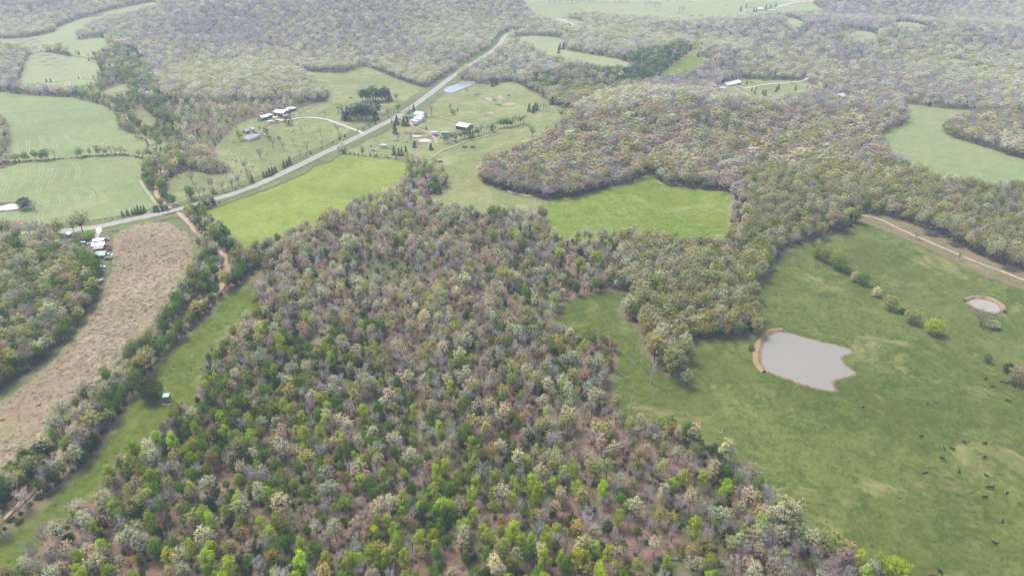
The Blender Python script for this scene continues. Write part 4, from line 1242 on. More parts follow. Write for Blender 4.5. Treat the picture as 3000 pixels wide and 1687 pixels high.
def zone_of(pr, w_):
    z = np.full(len(pr), 'far', dtype=object)
    x, y = pr[:, 0], pr[:, 1]
    z[(y > 330) & (x > 1350)] = 'ridge'
    z[(y > 300) & (x < 1350)] = 'mid'
    z[(y > 500) & (x > 2180)] = 'right'
    z[(y > 590) & (x <= 2180)] = 'mid'
    z[(y > 960) & (x <= 2700)] = 'near'
    z[(x < 300) & (y > 600) & (y < 1160)] = 'left'
    z[in_poly(pr, [(1820, 690), (2260, 690), (2230, 1000), (2000, 1110), (1860, 1000), (1810, 860)])] = 'grove'
    z[in_poly(pr, [(1480, 290), (1560, 230), (1800, 180), (2000, 130), (2070, 170), (1950, 230), (1700, 320)])] = 'hollow'
    z[in_poly(pr, [(230, 110), (400, 150), (470, 250), (520, 400), (470, 520), (330, 330)])] = 'hollow'
    z[w_ < 26] = 'creek'
    return z


def jgrid(x0, x1, y0, y1, s):
    gx, gy = np.meshgrid(np.arange(x0, x1, s), np.arange(y0, y1, s))
    gx = gx + (np.arange(gx.shape[0]) % 2)[:, None] * s / 2
    g = np.stack([gx.ravel(), gy.ravel()], 1)
    return g + rng.uniform(-.42, .42, g.shape) * s


def fbm(p, sc, seed):
    r = np.random.default_rng(seed)
    o = 0
    for k in range(6):
        a = r.uniform(0, 6.28)
        f = sc * (1 + k * 0.55)
        o = o + np.sin(p[:, 0] * math.cos(a) * f + p[:, 1] * math.sin(a) * f + r.uniform(0, 6.28)) / (1 + 0.35 * k)
    return o / 3


bands = [(95, 400, 3.75), (400, 620, 4.3), (620, 1000, 5.7), (1000, 1700, 7.2), (1700, 3000, 10.0)]
pts = []
for y0, y1, s in bands:
    g = jgrid(-0.9 * y1 - 140, 0.9 * y1 + 140, y0, y1, s)
    pts.append(g[np.abs(g[:, 0]) < 0.87 * g[:, 1] + 170])
pts = np.vstack(pts)
pz = np.c_[pts, H(pts[:, 0], pts[:, 1])]
pr, dep = project(pz)
keep = (pr[:, 0] > -330) & (pr[:, 0] < 3330) & (pr[:, 1] < 1840)
for pg in EXCL_PX:
    keep &= ~in_poly(pr, pg)
pts, pz, pr, dep = pts[keep], pz[keep], pr[keep], dep[keep]
dr = seg_dist(pts, road)
dc = seg_dist(pts, creek)
keep = (dr > 12) & (dc > np.where(pts[:, 1] > 620, 2.6, 3.4))
for nm, q in TRK.items():
    keep &= seg_dist(pts, q) > (1.7 if 'trail' in nm else 5.0)
for cx, cy, rr in BUILD_CLEAR:
    keep &= np.hypot(pts[:, 0] - cx, pts[:, 1] - cy) > rr
zn = zone_of(pr, dc)
# uneven density: glades in the open wood
dn = fbm(pts, 0.035, 5)
u = rng.uniform(0, 1, len(pts))
pden = np.ones(len(pts))
op = np.isin(zn.astype(str), ['near', 'mid'])
pden[op] = np.clip(0.68 + 0.28 * dn[op], 0.28, 0.95)
pden[zn == 'mid'] *= np.where(pr[zn == 'mid', 1] > 590, 0.92, 1.0)
pden[in_poly(pr, [(1060, 770), (1260, 780), (1300, 860), (1150, 880), (1040, 840)])] *= 0.4
pden[in_poly(pr, [(1340, 1040), (1560, 1010), (1600, 1100), (1420, 1130)])] *= 0.6
pden[zn == 'far'] = 0.96
pden[zn == 'creek'] = 0.9
keep &= u < pden
pts, pz, pr, dep, zn = pts[keep], pz[keep], pr[keep], dep[keep], zn[keep]
N = len(pts)
kinds = np.empty(N, dtype=object)
patch = fbm(pts, 0.02, 11)
patch2 = fbm(pts, 0.03, 23)
patch = np.where(pts[:, 1] > 640, fbm(pts, 0.0075, 31) * 1.7, patch)
for z, mx in MIX.items():
    sel = np.where(zn == z)[0]
    ks = list(mx)
    w0 = np.array([mx[q] for q in ks])
    W_ = np.tile(w0, (len(sel), 1))
    warm = np.array([q in (('cream', 'olive') if z in ('far', 'ridge', 'right') else ('cream', 'tan', 'bare', 'olive')) for q in ks])
    W_ *= np.where(warm[None], np.exp(0.9 * patch[sel])[:, None], np.exp(-0.9 * patch[sel])[:, None])
    gb = np.array([q in ('lime', 'cedar', 'dkgreen') for q in ks])
    W_ *= np.where(gb[None], np.exp(0.8 * patch2[sel])[:, None], 1)
    if z == 'near':                              # the bright lime trees thicken towards the lower part of the wood
        li = ks.index('lime')
        W_[:, li] *= np.clip((pr[sel, 1] - 1000) / 300, 0.35, 1.9)
    W_ = np.cumsum(W_ / W_.sum(1, keepdims=True), 1)
    kinds[sel] = np.array(ks, dtype=object)[(rng.uniform(0, 1, len(sel))[:, None] > W_).sum(1).clip(0, len(ks) - 1)]

# understorey shrubs in the nearer woods
g = jgrid(-700, 700, 95, 640, 3.1)
g = g[np.abs(g[:, 0]) < 0.87 * g[:, 1] + 100]
gz = np.c_[g, H(g[:, 0], g[:, 1])]
gp, gd = project(gz)
kp = (gp[:, 0] > -300) & (gp[:, 0] < 3300) & (gp[:, 1] < 1840)
for pg in EXCL_PX:
    kp &= ~in_poly(gp, pg)
g, gz, gp, gd = g[kp], gz[kp], gp[kp], gd[kp]
gdc = seg_dist(g, creek)
kp = (seg_dist(g, road) > 11) & (gdc > 3.4)
for nm, q in TRK.items():
    kp &= seg_dist(g, q) > 2.4
for cx, cy, rr in BUILD_CLEAR:
    kp &= np.hypot(g[:, 0] - cx, g[:, 1] - cy) > rr * .8
gzn = zone_of(gp, gdc)
sh = fbm(g, 0.03, 41)
ps = np.clip(0.66 + 0.5 * sh, 0.2, 0.97)
ps[gzn == 'mid'] *= 0.7
ps[gzn == 'creek'] = 0.85
ps[gzn == 'left'] = 0.55
ps[gzn == 'right'] = 0.3
kp &= rng.uniform(0, 1, len(g)) < ps
g, gz, gp, gd, gzn = g[kp], gz[kp], gp[kp], gd[kp], gzn[kp]

pz = np.vstack([pz, gz])
pr = np.vstack([pr, gp])
dep = np.r_[dep, gd]
zn = np.r_[zn, gzn]
ug = rng.uniform(0, 1, len(g))
kinds = np.r_[kinds, np.where(ug < .62, 'shrub', np.where(ug < .9, 'twig', 'sprout')).astype(object)]
N = len(pz)


def jitter_tint(kind, n, r):
    c = np.array(KIND[kind][2])
    v = np.exp(r.normal(0, 0.14, n))[:, None]
    hue = r.normal(0, 0.06, (n, 3))
    t = c * v * np.exp(hue)
    if kind == 'shrub':
        m = r.uniform(0, 1, n)
        t[m < .22] *= (1.9, 1.5, 2.0)
        t[m > .8] = np.array((0.27, 0.25, 0.17)) * v[m > .8]
    if kind == 'bare':
        m = r.uniform(0, 1, n)
        t[m < .3] *= (1.15, 1.02, .85)
        t[m > .8] *= 1.25
    return t


tint = np.zeros((N, 3))
scl = np.zeros((N, 3))
pid = np.zeros(N, int)
shape = np.array([KIND[q][1] for q in kinds], dtype=object)
lodv = (dep > 560).astype(int)
for kd in KIND:
    sel = np.where(kinds == kd)[0]
    if not len(sel):
        continue
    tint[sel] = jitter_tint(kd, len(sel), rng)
    a, b = KIND[kd][3]
    s = rng.uniform(a, b, len(sel))
    far = np.isin(zn[sel].astype(str), ['far', 'hollow', 'ridge'])
    openw = np.isin(zn[sel].astype(str), ['near', 'mid'])
    wide = np.where(far, 1.12, np.where(openw, 0.60, 0.74))
    if kd == 'lime':
        wide = wide * 1.12
    scl[sel] = np.stack([s * wide * rng.uniform(.88, 1.12, len(sel)), s * wide * rng.uniform(.88, 1.12, len(sel)), s * rng.uniform(.85, 1.1, len(sel)) * np.where(far, 0.82, np.where(openw, 0.76, 0.82))], 1)
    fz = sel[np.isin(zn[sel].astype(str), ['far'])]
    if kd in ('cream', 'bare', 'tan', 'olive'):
        tint[fz] = (tint[fz] * 0.5 + np.array(KIND[kd][2]) * 0.5) * np.array((1.24, 1.27, 1.48))  # distance haze put into the tint: far crowns paler and bluer
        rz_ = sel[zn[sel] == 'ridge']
        tint[rz_] = tint[rz_] * np.array((1.08, 1.06, 1.14))  # ridge crowns get a weaker share of the same haze tint
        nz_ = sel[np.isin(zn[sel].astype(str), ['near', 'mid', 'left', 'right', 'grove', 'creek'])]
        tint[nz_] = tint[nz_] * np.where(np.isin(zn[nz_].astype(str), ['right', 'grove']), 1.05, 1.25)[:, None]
    for i in sel:
        pid[i] = PIDX[shape[i], lodv[i], int(rng.integers(NV[shape[i]]))]
rotz = rng.uniform(0, 6.283, N)
INV = {v: k for k, v in PIDX.items()}


def tree_obj(name, proto, loc, sc, rz, tint3, label, group):
    tm, cm = PROTO[proto]
    e = empty(name, loc, rz)
    e.scale = tuple(float(q) for q in sc)
    obj('trunk', tm, e)
    c = obj('crown', cm, e)
    c['tint'] = [float(q) for q in tint3]
    tag(e, label, 'tree' if proto[0] != 'shrub' else 'shrub', group)
    return e


# the largest of each kind in the picture become trees of their own, the rest one mass
hm = np.array([{'tall': 16, 'oak': 13.5, 'round': 11, 'bare': 13, 'cedar': 9, 'shrub': 2.5, 'bush': 9.5}[q] for q in shape])
size = scl[:, 2] * hm / dep
inv = (pr[:, 0] > 10) & (pr[:, 0] < 2990) & (pr[:, 1] > 20) & (pr[:, 1] < 1700)
single = np.zeros(N, bool)
QUOTA = {'lime_tree': 210, 'yellow_green_tree': 190, 'green_tree': 230, 'budding_tree': 270, 'bare_tree': 190, 'cedar_tree': 60, 'shrub': 90}
hand_names = [KIND[q[2]][0] for q in HAND]
onames = np.array([KIND[q][0] for q in kinds], dtype=object)
for nm, qn in QUOTA.items():
    qn = min(qn, max(0, 290 - hand_names.count(nm)))
    sel = np.where((onames == nm) & inv)[0]
    single[sel[np.argsort(-size[sel])[:qn]]] = True
SHORT = {'lime': 'lime-green leafy tree', 'ygreen': 'yellow-green leafy tree', 'green': 'fresh green tree', 'dkgreen': 'dark green bushy tree', 'cream': 'pale cream budding oak', 'olive': 'olive-yellow budding oak',
         'tan': 'pinkish tan budding tree', 'rust': 'rusty orange budding tree', 'bare': 'leafless grey tree', 'cedar': 'dark cedar', 'shrub': 'low shrub'}
NEXT = {'lime': 'a lime-green tree', 'ygreen': 'a yellow-green tree', 'green': 'a green tree', 'dkgreen': 'a dark bushy tree', 'cream': 'a cream oak', 'olive': 'an olive oak', 'tan': 'a tan tree', 'rust': 'a rusty tree',
        'bare': 'a bare tree', 'cedar': 'a cedar'}
si = np.where(single)[0]
ti = np.where(~np.isin(kinds.astype(str), ['shrub', 'twig', 'sprout']))[0]
EDGE = []
for q, t_ in (('pond_pasture', 'at the pond pasture edge'), ('creek_meadow', 'at the creek meadow edge'), ('hayfield', 'at the bright hayfield edge'), ('verge_field', 'at the brown field edge'), ('valley_field', 'at the valley hayfield edge')):
    EDGE.append((seg_dist(pz[si], ground(densify(chaikin(FIELDS[q][1], 1), 12))), t_, 9))
for q, t_ in (('woodland_trail', 'on the straight woodland trail'), ('pasture_trail', 'on the rutted pasture trail'), ('meadow_trail', 'on the grassy meadow trail')):
    EDGE.append((seg_dist(pz[si], TRK[q]), t_, 6))
SZ = {'near': 'deep in the open wood', 'mid': 'amid the leaf-littered wood', 'left': 'in the wood by the trailers', 'creek': 'on the gravel creek bank', 'right': 'in the wood behind the dirt track',
      'grove': 'in the grove by the pond', 'ridge': 'on the wooded ridge', 'far': 'in the hazy far woods', 'hollow': 'in the wooded hollow'}
MED = {q: float(np.median(scl[si[kinds[si] == q], 2])) for q in set(kinds[si])}
for j, i in enumerate(si):
    kd = kinds[i]
    d2 = ((pz[ti, :2] - pz[i, :2]) ** 2).sum(1)
    d2[ti == i] = 1e9
    nb = ti[int(d2.argmin())]
    where = SZ[zn[i]]
    for dist_, t_, lim in EDGE:
        if dist_[j] < lim:
            where = t_
            break
    u_ = scl[i, 2] / MED[kd]
    sz_ = 'short ' if u_ < .9 else ('tall ' if u_ > 1.1 else '')
    if kd == 'shrub':
        sz_ = ''
    lab = sz_ + SHORT[kd] + ' beside ' + NEXT[kinds[nb]] + ' ' + where
    tree_obj(onames[i], INV[pid[i]], pz[i], scl[i], rotz[i], tint[i], lab, SHORT[kd] + 's ' + where)

hp = ground([(q[0], q[1]) for q in HAND])
for (px, py, kd, sc, lab, grp, sx), loc in zip(HAND, hp):
    d_ = math.hypot(loc[0], loc[1])
    shp = KIND[kd][1]
    lod = 0 if d_ < 620 or shp == 'dead' else 1
    tn = jitter_tint(kd, 1, rng)[0]
    z = sc * random.uniform(.95, 1.05)
    lb = lab
    if grp and ('tree' in lab.split()[:4] or 'bush' in lab.split()[:4]) and not any(w_ in lab for w_ in ('cedar', 'conifer', 'bare', 'dark', 'low', 'thin', 'pale')):
        adj = {'green': 'green leafy', 'dkgreen': 'dark green', 'bare': 'bare grey', 'cream': 'pale cream', 'shrub': 'low bushy', 'ygreen': 'yellow-green', 'cedar': 'dark cedar', 'tan': 'pinkish tan', 'olive': 'olive'}[kd]
        lb = adj + ' ' + lab
    elif grp and 'conifer' in lab and kd not in ('cedar', 'pine'):
        lb = {'bare': 'bare grey tree', 'green': 'green leafy tree'}[kd] + ' among the conifers ' + lab.split('conifer ')[1]
    elif grp and 'tall thin tree' in lab:
        lb = {'bare': 'leafless', 'cream': 'cream-budded', 'tan': 'pinkish', 'olive': 'olive-budded'}[kd] + ' ' + lab
    tree_obj(KIND[kd][0], (shp, lod, random.randrange(NV[shp])), loc, (z * sx, z * sx, z), random.uniform(0, 6.28), tn, lb, grp)


def instanced(name, pos, ids, rot, scale, col, label, cat, lib):
    me = bpy.data.meshes.new(name)
    n = len(pos)
    me.vertices.add(n)
    me.vertices.foreach_set('co', np.asarray(pos, np.float32).ravel())
    for an, tp, dat, key in (('idx', 'INT', np.asarray(ids, np.int32), 'value'), ('rot', 'FLOAT_VECTOR', np.c_[np.zeros((n, 2)), rot].astype(np.float32).ravel(), 'vector'),
                             ('scl', 'FLOAT_VECTOR', np.asarray(scale, np.float32).ravel(), 'vector'), ('tint', 'FLOAT_COLOR', np.c_[col, np.ones(n)].astype(np.float32).ravel(), 'color')):
        me.attributes.new(an, tp, 'POINT').data.foreach_set(key, dat)
    me.update()
    o = obj(name, me)
    gnt = bpy.data.node_groups.new(name, 'GeometryNodeTree')
    gnt.interface.new_socket('Geometry', in_out='INPUT', socket_type='NodeSocketGeometry')
    gnt.interface.new_socket('Geometry', in_out='OUTPUT', socket_type='NodeSocketGeometry')
    gi, go = gnt.nodes.new('NodeGroupInput'), gnt.nodes.new('NodeGroupOutput')
    ip = gnt.nodes.new('GeometryNodeInstanceOnPoints')
    ci = gnt.nodes.new('GeometryNodeCollectionInfo')
    ci.inputs['Collection'].default_value = lib
    ci.inputs['Separate Children'].default_value = True
    ci.inputs['Reset Children'].default_value = True
    ip.inputs['Pick Instance'].default_value = True
    L = gnt.links.new

    def na(nm, tp):
        q = gnt.nodes.new('GeometryNodeInputNamedAttribute')
        q.data_type = tp
        q.inputs['Name'].default_value = nm
        return q.outputs[0]
    L(gi.outputs[0], ip.inputs['Points'])
    L(ci.outputs[0], ip.inputs['Instance'])
    L(na('idx', 'INT'), ip.inputs['Instance Index'])
    L(na('rot', 'FLOAT_VECTOR'), ip.inputs['Rotation'])
    L(na('scl', 'FLOAT_VECTOR'), ip.inputs['Scale'])
    L(ip.outputs[0], go.inputs[0])
    o.modifiers.new('spread', 'NODES').node_group = gnt
    return tag(o, label, cat, None, 'stuff')


rest = ~single
isb = np.isin(kinds.astype(str), ['shrub', 'twig', 'sprout'])
for nm, sel, lab, cat in (('woodland', rest & ~isb, 'mixed spring woodland of budding, bare and green trees covering the hills', 'woodland'),
                          ('undergrowth', rest & isb, 'low green undergrowth beneath the woodland trees', 'undergrowth')):
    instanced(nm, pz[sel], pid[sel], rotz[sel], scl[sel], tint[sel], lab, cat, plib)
print('TREES', N, 'single', single.sum(), 'hand', len(HAND))

# ------------------------------------------------------------------ building and vehicle helpers
def box_np(x0, x1, y0, y1, z0, z1):
    v = [(x0, y0, z0), (x1, y0, z0), (x1, y1, z0), (x0, y1, z0), (x0, y0, z1), (x1, y0, z1), (x1, y1, z1), (x0, y1, z1)]
    f = [(0, 3, 2, 1), (4, 5, 6, 7), (0, 1, 5, 4), (1, 2, 6, 5), (2, 3, 7, 6), (3, 0, 4, 7)]
    return v, f


def part(name, vf, mat, parent, bev=0.0):
    me = mesh_np(name, vf[0], vf[1], [mat])
    if bev:
        b = bmesh.new()
        b.from_mesh(me)
        bmesh.ops.bevel(b, geom=list(b.edges), offset=bev, segments=2, affect='EDGES', clamp_overlap=True)
        b.to_mesh(me)
        b.free()
    return obj(name, me, parent)


BM = {
    'red': paint('red barn siding', (0.36, 0.035, 0.05), 0.6, 0, .2, 2, True), 'white': paint('white painted siding', (0.74, 0.74, 0.72), 0.5, 0, .08, 1.5, True),
    'white roof': paint('white metal roof', (0.60, 0.60, 0.59), 0.35, 0.0, .10, .6), 'grey roof': paint('grey shingle roof', (0.34, 0.32, 0.33), 0.85, 0, .2, 3),
    'green roof': paint('teal green metal roof', (0.25, 0.42, 0.38), 0.4, 0, .15, .8), 'pale roof': paint('pale blue metal roof', (0.62, 0.68, 0.68), 0.35, 0, .1, .6),
    'moss roof': paint('mossy grey-green tin roof', (0.32, 0.42, 0.36), 0.6, 0, .3, 1.2), 'blue roof': paint('silver blue metal roof', (0.60, 0.66, 0.74), 0.3, 0.2, .15, .8),
    'dark': paint('dark interior', (0.03, 0.028, 0.027), 0.9), 'glass': paint('window glass', (0.05, 0.06, 0.07), 0.1), 'door': paint('door paint', (0.55, 0.54, 0.52), 0.5),  # 'dark': near-black for painted-in shade of openings, also for plain dark parts
    'maroon': paint('maroon siding', (0.20, 0.05, 0.06), 0.6, 0, .2, 2, True), 'grey': paint('weathered grey boards', (0.28, 0.26, 0.24), 0.85, 0, .25, 2, True),
    'tyre': paint('tyre rubber', (0.02, 0.02, 0.02), 0.8), 'chrome': paint('bare steel', (0.5, 0.5, 0.5), 0.3, .8), 'concrete': paint('concrete', (0.42, 0.41, 0.38), .85, 0, .15, 1.0),
    'car white': paint('white car paint', (0.75, 0.76, 0.77), 0.25), 'car black': paint('black car paint', (0.02, 0.02, 0.024), 0.25), 'car silver': paint('silver car paint', (0.42, 0.44, 0.46), 0.3, .4),
    'car red': paint('red tractor paint', (0.45, 0.04, 0.03), 0.35), 'car blue': paint('faded blue car paint', (0.10, 0.14, 0.22), 0.35), 'rust': paint('rusty metal', (0.20, 0.10, 0.06), .8, 0, .3, 3),
    'blind green': paint('green tin roof', (0.20, 0.36, 0.31), 0.45, 0, .12, 2), 'blind wall': paint('blue grey plywood', (0.22, 0.28, 0.29), 0.7, 0, .15, 2), 'timber': paint('brown timber', (0.20, 0.10, 0.07), 0.8, 0, .2, 3),
    'hide': paint('black cow hide', (0.012, 0.011, 0.011), 0.6), 'brown hide': paint('red brown cow hide', (0.28, 0.10, 0.04), 0.7),
}


def building(name, A, B, depth, wall_h, roof_h, wall, roof, label, ov=0.45, hip=False, doors=(), wins=(), open_front=False, mono=False, cat='building', end_door=False):
    """A-B: photo pixels of the front wall's foot; the building runs back from it"""
    a, b = P(*A), P(*B)
    L = math.hypot(b[0] - a[0], b[1] - a[1])
    rz = math.atan2(b[1] - a[1], b[0] - a[0])
    t = np.array((math.cos(rz), math.sin(rz)))
    nb = np.array((-t[1], t[0]))
    c = (a[:2] + b[:2]) / 2 + nb * depth / 2
    zb = float(min(H(*(c + t * sx * L / 2 + nb * sy * depth / 2)) for sx in (-1, 1) for sy in (-1, 1))) + 0.5
    e = empty(name, (c[0], c[1], zb), rz)
    x, y = L / 2, depth / 2
    zt = wall_h
    if mono:
        prof = [(-y, zt), (y, zt + roof_h)]
    else:
        prof = [(-y, zt), (0, zt + (0 if hip else roof_h)), (y, zt)]
    v, f = [], []
    for sx in (-x, x):
        v += [(sx, -y, -1.2), (sx, y, -1.2)] + [(sx, q, z) for q, z in prof]
    k = len(v) // 2
    m = len(prof)
    end = [0, 1] + [2 + i for i in range(m - 1, -1, -1)]
    f += [tuple(end)[::-1], tuple(q + k for q in end)]
    f.append((1, k + 1, k + 1 + m, 1 + m))
    if not open_front:
        f.append((0, 2, k + 2, k))
    wp = part('wall', (v, f), BM[wall], e)
    if open_front:
        part('interior', box_np(-x + .1, x - .1, y - .5, y - .3, 0, zt - .2), BM['dark'], e)  # near-black panel standing in for the shade behind the open front
        npost = max(2, int(L / 3.5) + 1)
        for i in range(npost):
            q = -x + .12 + (L - .24) * i / (npost - 1)
            part('post', box_np(q - .1, q + .1, -y - .1, -y + .1, -.6, zt), BM['grey'], e)
    th = 0.14
    if hip:
        rx = max(0.5, x - y)
        top = [(-rx, 0, zt + roof_h), (rx, 0, zt + roof_h)]
        ev = [(-x - ov, -y - ov, zt), (x + ov, -y - ov, zt), (x + ov, y + ov, zt), (-x - ov, y + ov, zt)]
        v = ev + top + [(p_[0], p_[1], p_[2] - th) for p_ in ev]
        f = [(0, 1, 5, 4), (1, 2, 5), (2, 3, 4, 5), (3, 0, 4), (0, 6, 7, 1), (1, 7, 8, 2), (2, 8, 9, 3), (3, 9, 6, 0), (6, 9, 8, 7)]
    else:
        sl = roof_h / (2 * y if mono else y)
        if mono:
            line = [(-y - ov, zt - ov * sl + .05), (y + ov, zt + roof_h + ov * sl + .05)]
        else:
            line = [(-y - ov, zt - ov * sl + .05), (0, zt + roof_h + .05), (y + ov, zt - ov * sl + .05)]
        v, f = [], []
        n_ = len(line)
        for sx in (-x - ov, x + ov):
            v += [(sx, q, z + th) for q, z in line] + [(sx, q, z) for q, z in line]
        h_ = 2 * n_
        for i in range(n_ - 1):
            f += [(i, h_ + i, h_ + i + 1, i + 1), (n_ + i, n_ + i + 1, h_ + n_ + i + 1, h_ + n_ + i), (i, i + 1, n_ + i + 1, n_ + i), (h_ + i, h_ + n_ + i, h_ + n_ + i + 1, h_ + i + 1)]
        f += [(0, n_, h_ + n_, h_), (n_ - 1, h_ + n_ - 1, h_ + 2 * n_ - 1, 2 * n_ - 1)]
    rp = part('roof', (v, f), BM[roof], e)
    if not hip and not mono:
        part('ridge_cap', box_np(-x - ov, x + ov, -.18, .18, zt + roof_h + th - .02, zt + roof_h + th + .1), BM[roof], rp)
    for tpos, w_, h_, mk in doors:
        q = -x + L * tpos
        d = part('door', box_np(q - w_ / 2, q + w_ / 2, -y - .05, -y + .02, 0, h_), BM[mk], e)
        part('door_frame', box_np(q - w_ / 2 - .1, q + w_ / 2 + .1, -y - .08, -y - .052, h_, h_ + .14), BM['white'], d)
    for tpos, w_, z_, h_ in wins:
        q = -x + L * tpos
        d = part('window', box_np(q - w_ / 2 - .08, q + w_ / 2 + .08, -y - .05, -y + .02, z_ - .08, z_ + h_ + .08), BM['white'], e)
        part('pane', box_np(q - w_ / 2, q + w_ / 2, -y - .07, -y - .052, z_, z_ + h_), BM['glass'], d)
    if end_door:
        part('door', box_np(x - .02, x + .05, -1.4, 1.4, 0, min(2.8, zt)), BM['dark'], e)
    for sx in (-1, 1):       # gable-end windows
        if not open_front and not end_door and wall_h > 2:
            d = part('window', box_np(sx * (x + .02) - .03, sx * (x + .02) + .03, -.5, .5, 1.0, 1.9), BM['glass'], e)
    tag(e, label, cat)
    return e


def wheel(parent, x, y, r_, w_, name='wheel'):
    n = 14
    v = [(x + r_ * math.cos(6.2832 * i / n), y + s * w_ / 2, r_ + r_ * math.sin(6.2832 * i / n)) for s in (-1, 1) for i in range(n)]
    f = [(i, (i + 1) % n, n + (i + 1) % n, n + i) for i in range(n)] + [tuple(range(n))[::-1], tuple(range(n, 2 * n))]
    o = part(name, (v, f), BM['tyre'], parent)
    q = r_ * .55
    v = [(x + q * math.cos(6.2832 * i / n), y + s * (w_ / 2 + .015), r_ + q * math.sin(6.2832 * i / n)) for s in (-1, 1) for i in range(n)]
    part('rim', (v, f), BM['chrome'], o)
    return o


def extrude_profile(prof, w_, inset=0.0):
    n = len(prof)
    v = [(x, -w_ / 2 + (inset if z > 1.0 else 0), z) for x, z in prof] + [(x, w_ / 2 - (inset if z > 1.0 else 0), z) for x, z in prof]
    f = [(i, n + i, n + (i + 1) % n, (i + 1) % n) for i in range(n)] + [tuple(range(n)), tuple(range(n, 2 * n))[::-1]]
    return v, f


def vehicle(kind, px, py, rz, col, label, sc=1.0):
    p = P(px, py)
    e = empty({'car': 'parked_car', 'pickup': 'pickup_truck', 'van': 'parked_van', 'camper': 'camper_trailer', 'tractor': 'tractor', 'trailer': 'flat_trailer', 'boat': 'covered_boat'}[kind], (p[0], p[1], p[2] + .7), rz)
    e.scale = (sc, sc, sc)
    c = BM[col]
    cat = kind
    if kind in ('car', 'pickup', 'van'):
        ln, w_ = {'car': (4.6, 1.8), 'pickup': (5.6, 1.95), 'van': (5.2, 2.0)}[kind]
        h0 = .95 if kind == 'car' else 1.1
        body = [(-ln / 2, .45), (-ln / 2 + .1, h0), (ln / 2 - .15, h0 - .08), (ln / 2, .6), (ln / 2 - .05, .35), (-ln / 2 + .05, .35)]
        part('body', extrude_profile(body[::-1], w_), c, e, .06)
        if kind == 'car':
            cab = [(-1.9, h0 - .05), (-1.2, 1.45), (.5, 1.45), (1.2, h0 - .05)]
        elif kind == 'pickup':
            cab = [(-.5, h0 - .05), (-.3, 1.8), (.9, 1.8), (1.6, h0 - .05)]
            part('truck_bed', box_np(-ln / 2 + .25, -.6, -.75, .75, h0 - .02, h0 + .02), BM['dark'], e)
            for s in (-1, 1):
                part('bed_side', box_np(-ln / 2 + .1, -.5, s * .9 - .06, s * .9 + .06, h0 - .04, h0 + .3), c, e)
        else:
            cab = [(-ln / 2 + .1, h0 - .05), (-ln / 2 + .15, 1.95), (1.0, 1.95), (1.9, h0 - .05)]
        part('cabin', extrude_profile(cab[::-1], w_ - .1, .14), BM['glass'], e)
        xs_ = [q[0] for q in cab[1:3]]
        part('car_roof', box_np(min(xs_) - .02, max(xs_) + .02, -w_ / 2 + .17, w_ / 2 - .17, cab[1][1] - .05, cab[1][1] + .06), c, e, .03)
        for sx in (-1, 1):
            for sy in (-1, 1):
                wheel(e, sx * ln * .31, sy * (w_ / 2 - .08), .36, .24)
        for sy in (-1, 1):
            part('headlight', box_np(ln / 2 - .09, ln / 2 - .02, sy * .65 - .18, sy * .65 + .18, .68, .84), BM['white'], e)
    elif kind == 'camper':
        v = [(-3.1, .55), (-3.2, 1.3), (-3.0, 2.6), (-2.6, 2.85), (2.7, 2.85), (3.1, 2.2), (3.2, 1.2), (2.8, .55)]
        part('body', extrude_profile(v[::-1], 2.3), c, e, .1)
        for q in (-1.8, .2, 2.0):
            part('window', box_np(q - .4, q + .4, -1.18, -1.14, 1.5, 2.1), BM['glass'], e)
        part('door', box_np(.9, 1.5, -1.18, -1.14, .7, 2.4), BM['door'], e)
        part('hitch', box_np(3.0, 4.1, -.08, .08, .5, .62), BM['rust'], e)
        for sy in (-1, 1):
            wheel(e, -.3, sy * 1.05, .36, .22)
    elif kind == 'tractor':
        part('body', extrude_profile([(2.0, .7), (2.0, 1.4), (.2, 1.5), (-.2, 1.1), (-1.2, 1.1), (-1.2, .7)], .75), c, e, .05)
        part('cabin', box_np(-1.2, .2, -.65, .65, 1.1, 2.4), BM['glass'], e, .05)
        part('cab_roof', box_np(-1.3, .3, -.75, .75, 2.4, 2.55), c, e, .04)
        part('exhaust', box_np(1.1, 1.2, -.05, .05, 1.4, 2.3), BM['dark'], e)
        for sy in (-1, 1):
            wheel(e, -.8, sy * .95, .8, .45)
            wheel(e, 1.5, sy * .8, .45, .28)
    elif kind == 'trailer':
        part('deck', box_np(-2.6, 2.6, -1.1, 1.1, .7, .82), BM['rust'], e)
        for sy in (-1, 1):
            part('rail', box_np(-2.6, 2.6, sy * 1.05 - .04, sy * 1.05 + .04, .83, 1.25), c, e)
            for q in (-.5, .4):
                wheel(e, q, sy * 1.0, .36, .22)
        part('hitch', box_np(2.6, 3.8, -.06, .06, .66, .76), BM['rust'], e)
    elif kind == 'boat':
        n = 10
        v, f = [], []
        for i in range(n):
            t_ = i / (n - 1)
            w_ = 1.1 * (1 - max(0, t_ - .45) ** 2 * 3.0)
            z = .9 + .3 * t_
            x = -3 + 6 * t_
            v += [(x, -w_, z), (x, 0, .45), (x, w_, z), (x, 0, z + .7 * (1 - t_ * .6))]
        for i in range(n - 1):
            for k in range(4):
                f.append((i * 4 + k, i * 4 + (k + 1) % 4, (i + 1) * 4 + (k + 1) % 4, (i + 1) * 4 + k))
        f += [(3, 2, 1, 0), tuple((n - 1) * 4 + k for k in range(4))]
        part('hull', (v, f), c, e)
        part('trailer_frame', box_np(-2.6, 3.4, -.5, .5, .35, .45), BM['rust'], e)
        for sy in (-1, 1):
            wheel(e, -1, sy * .8, .3, .2)
    tag(e, label, {'pickup': 'pickup truck', 'camper': 'camper', 'boat': 'boat'}.get(kind, kind))
    return e


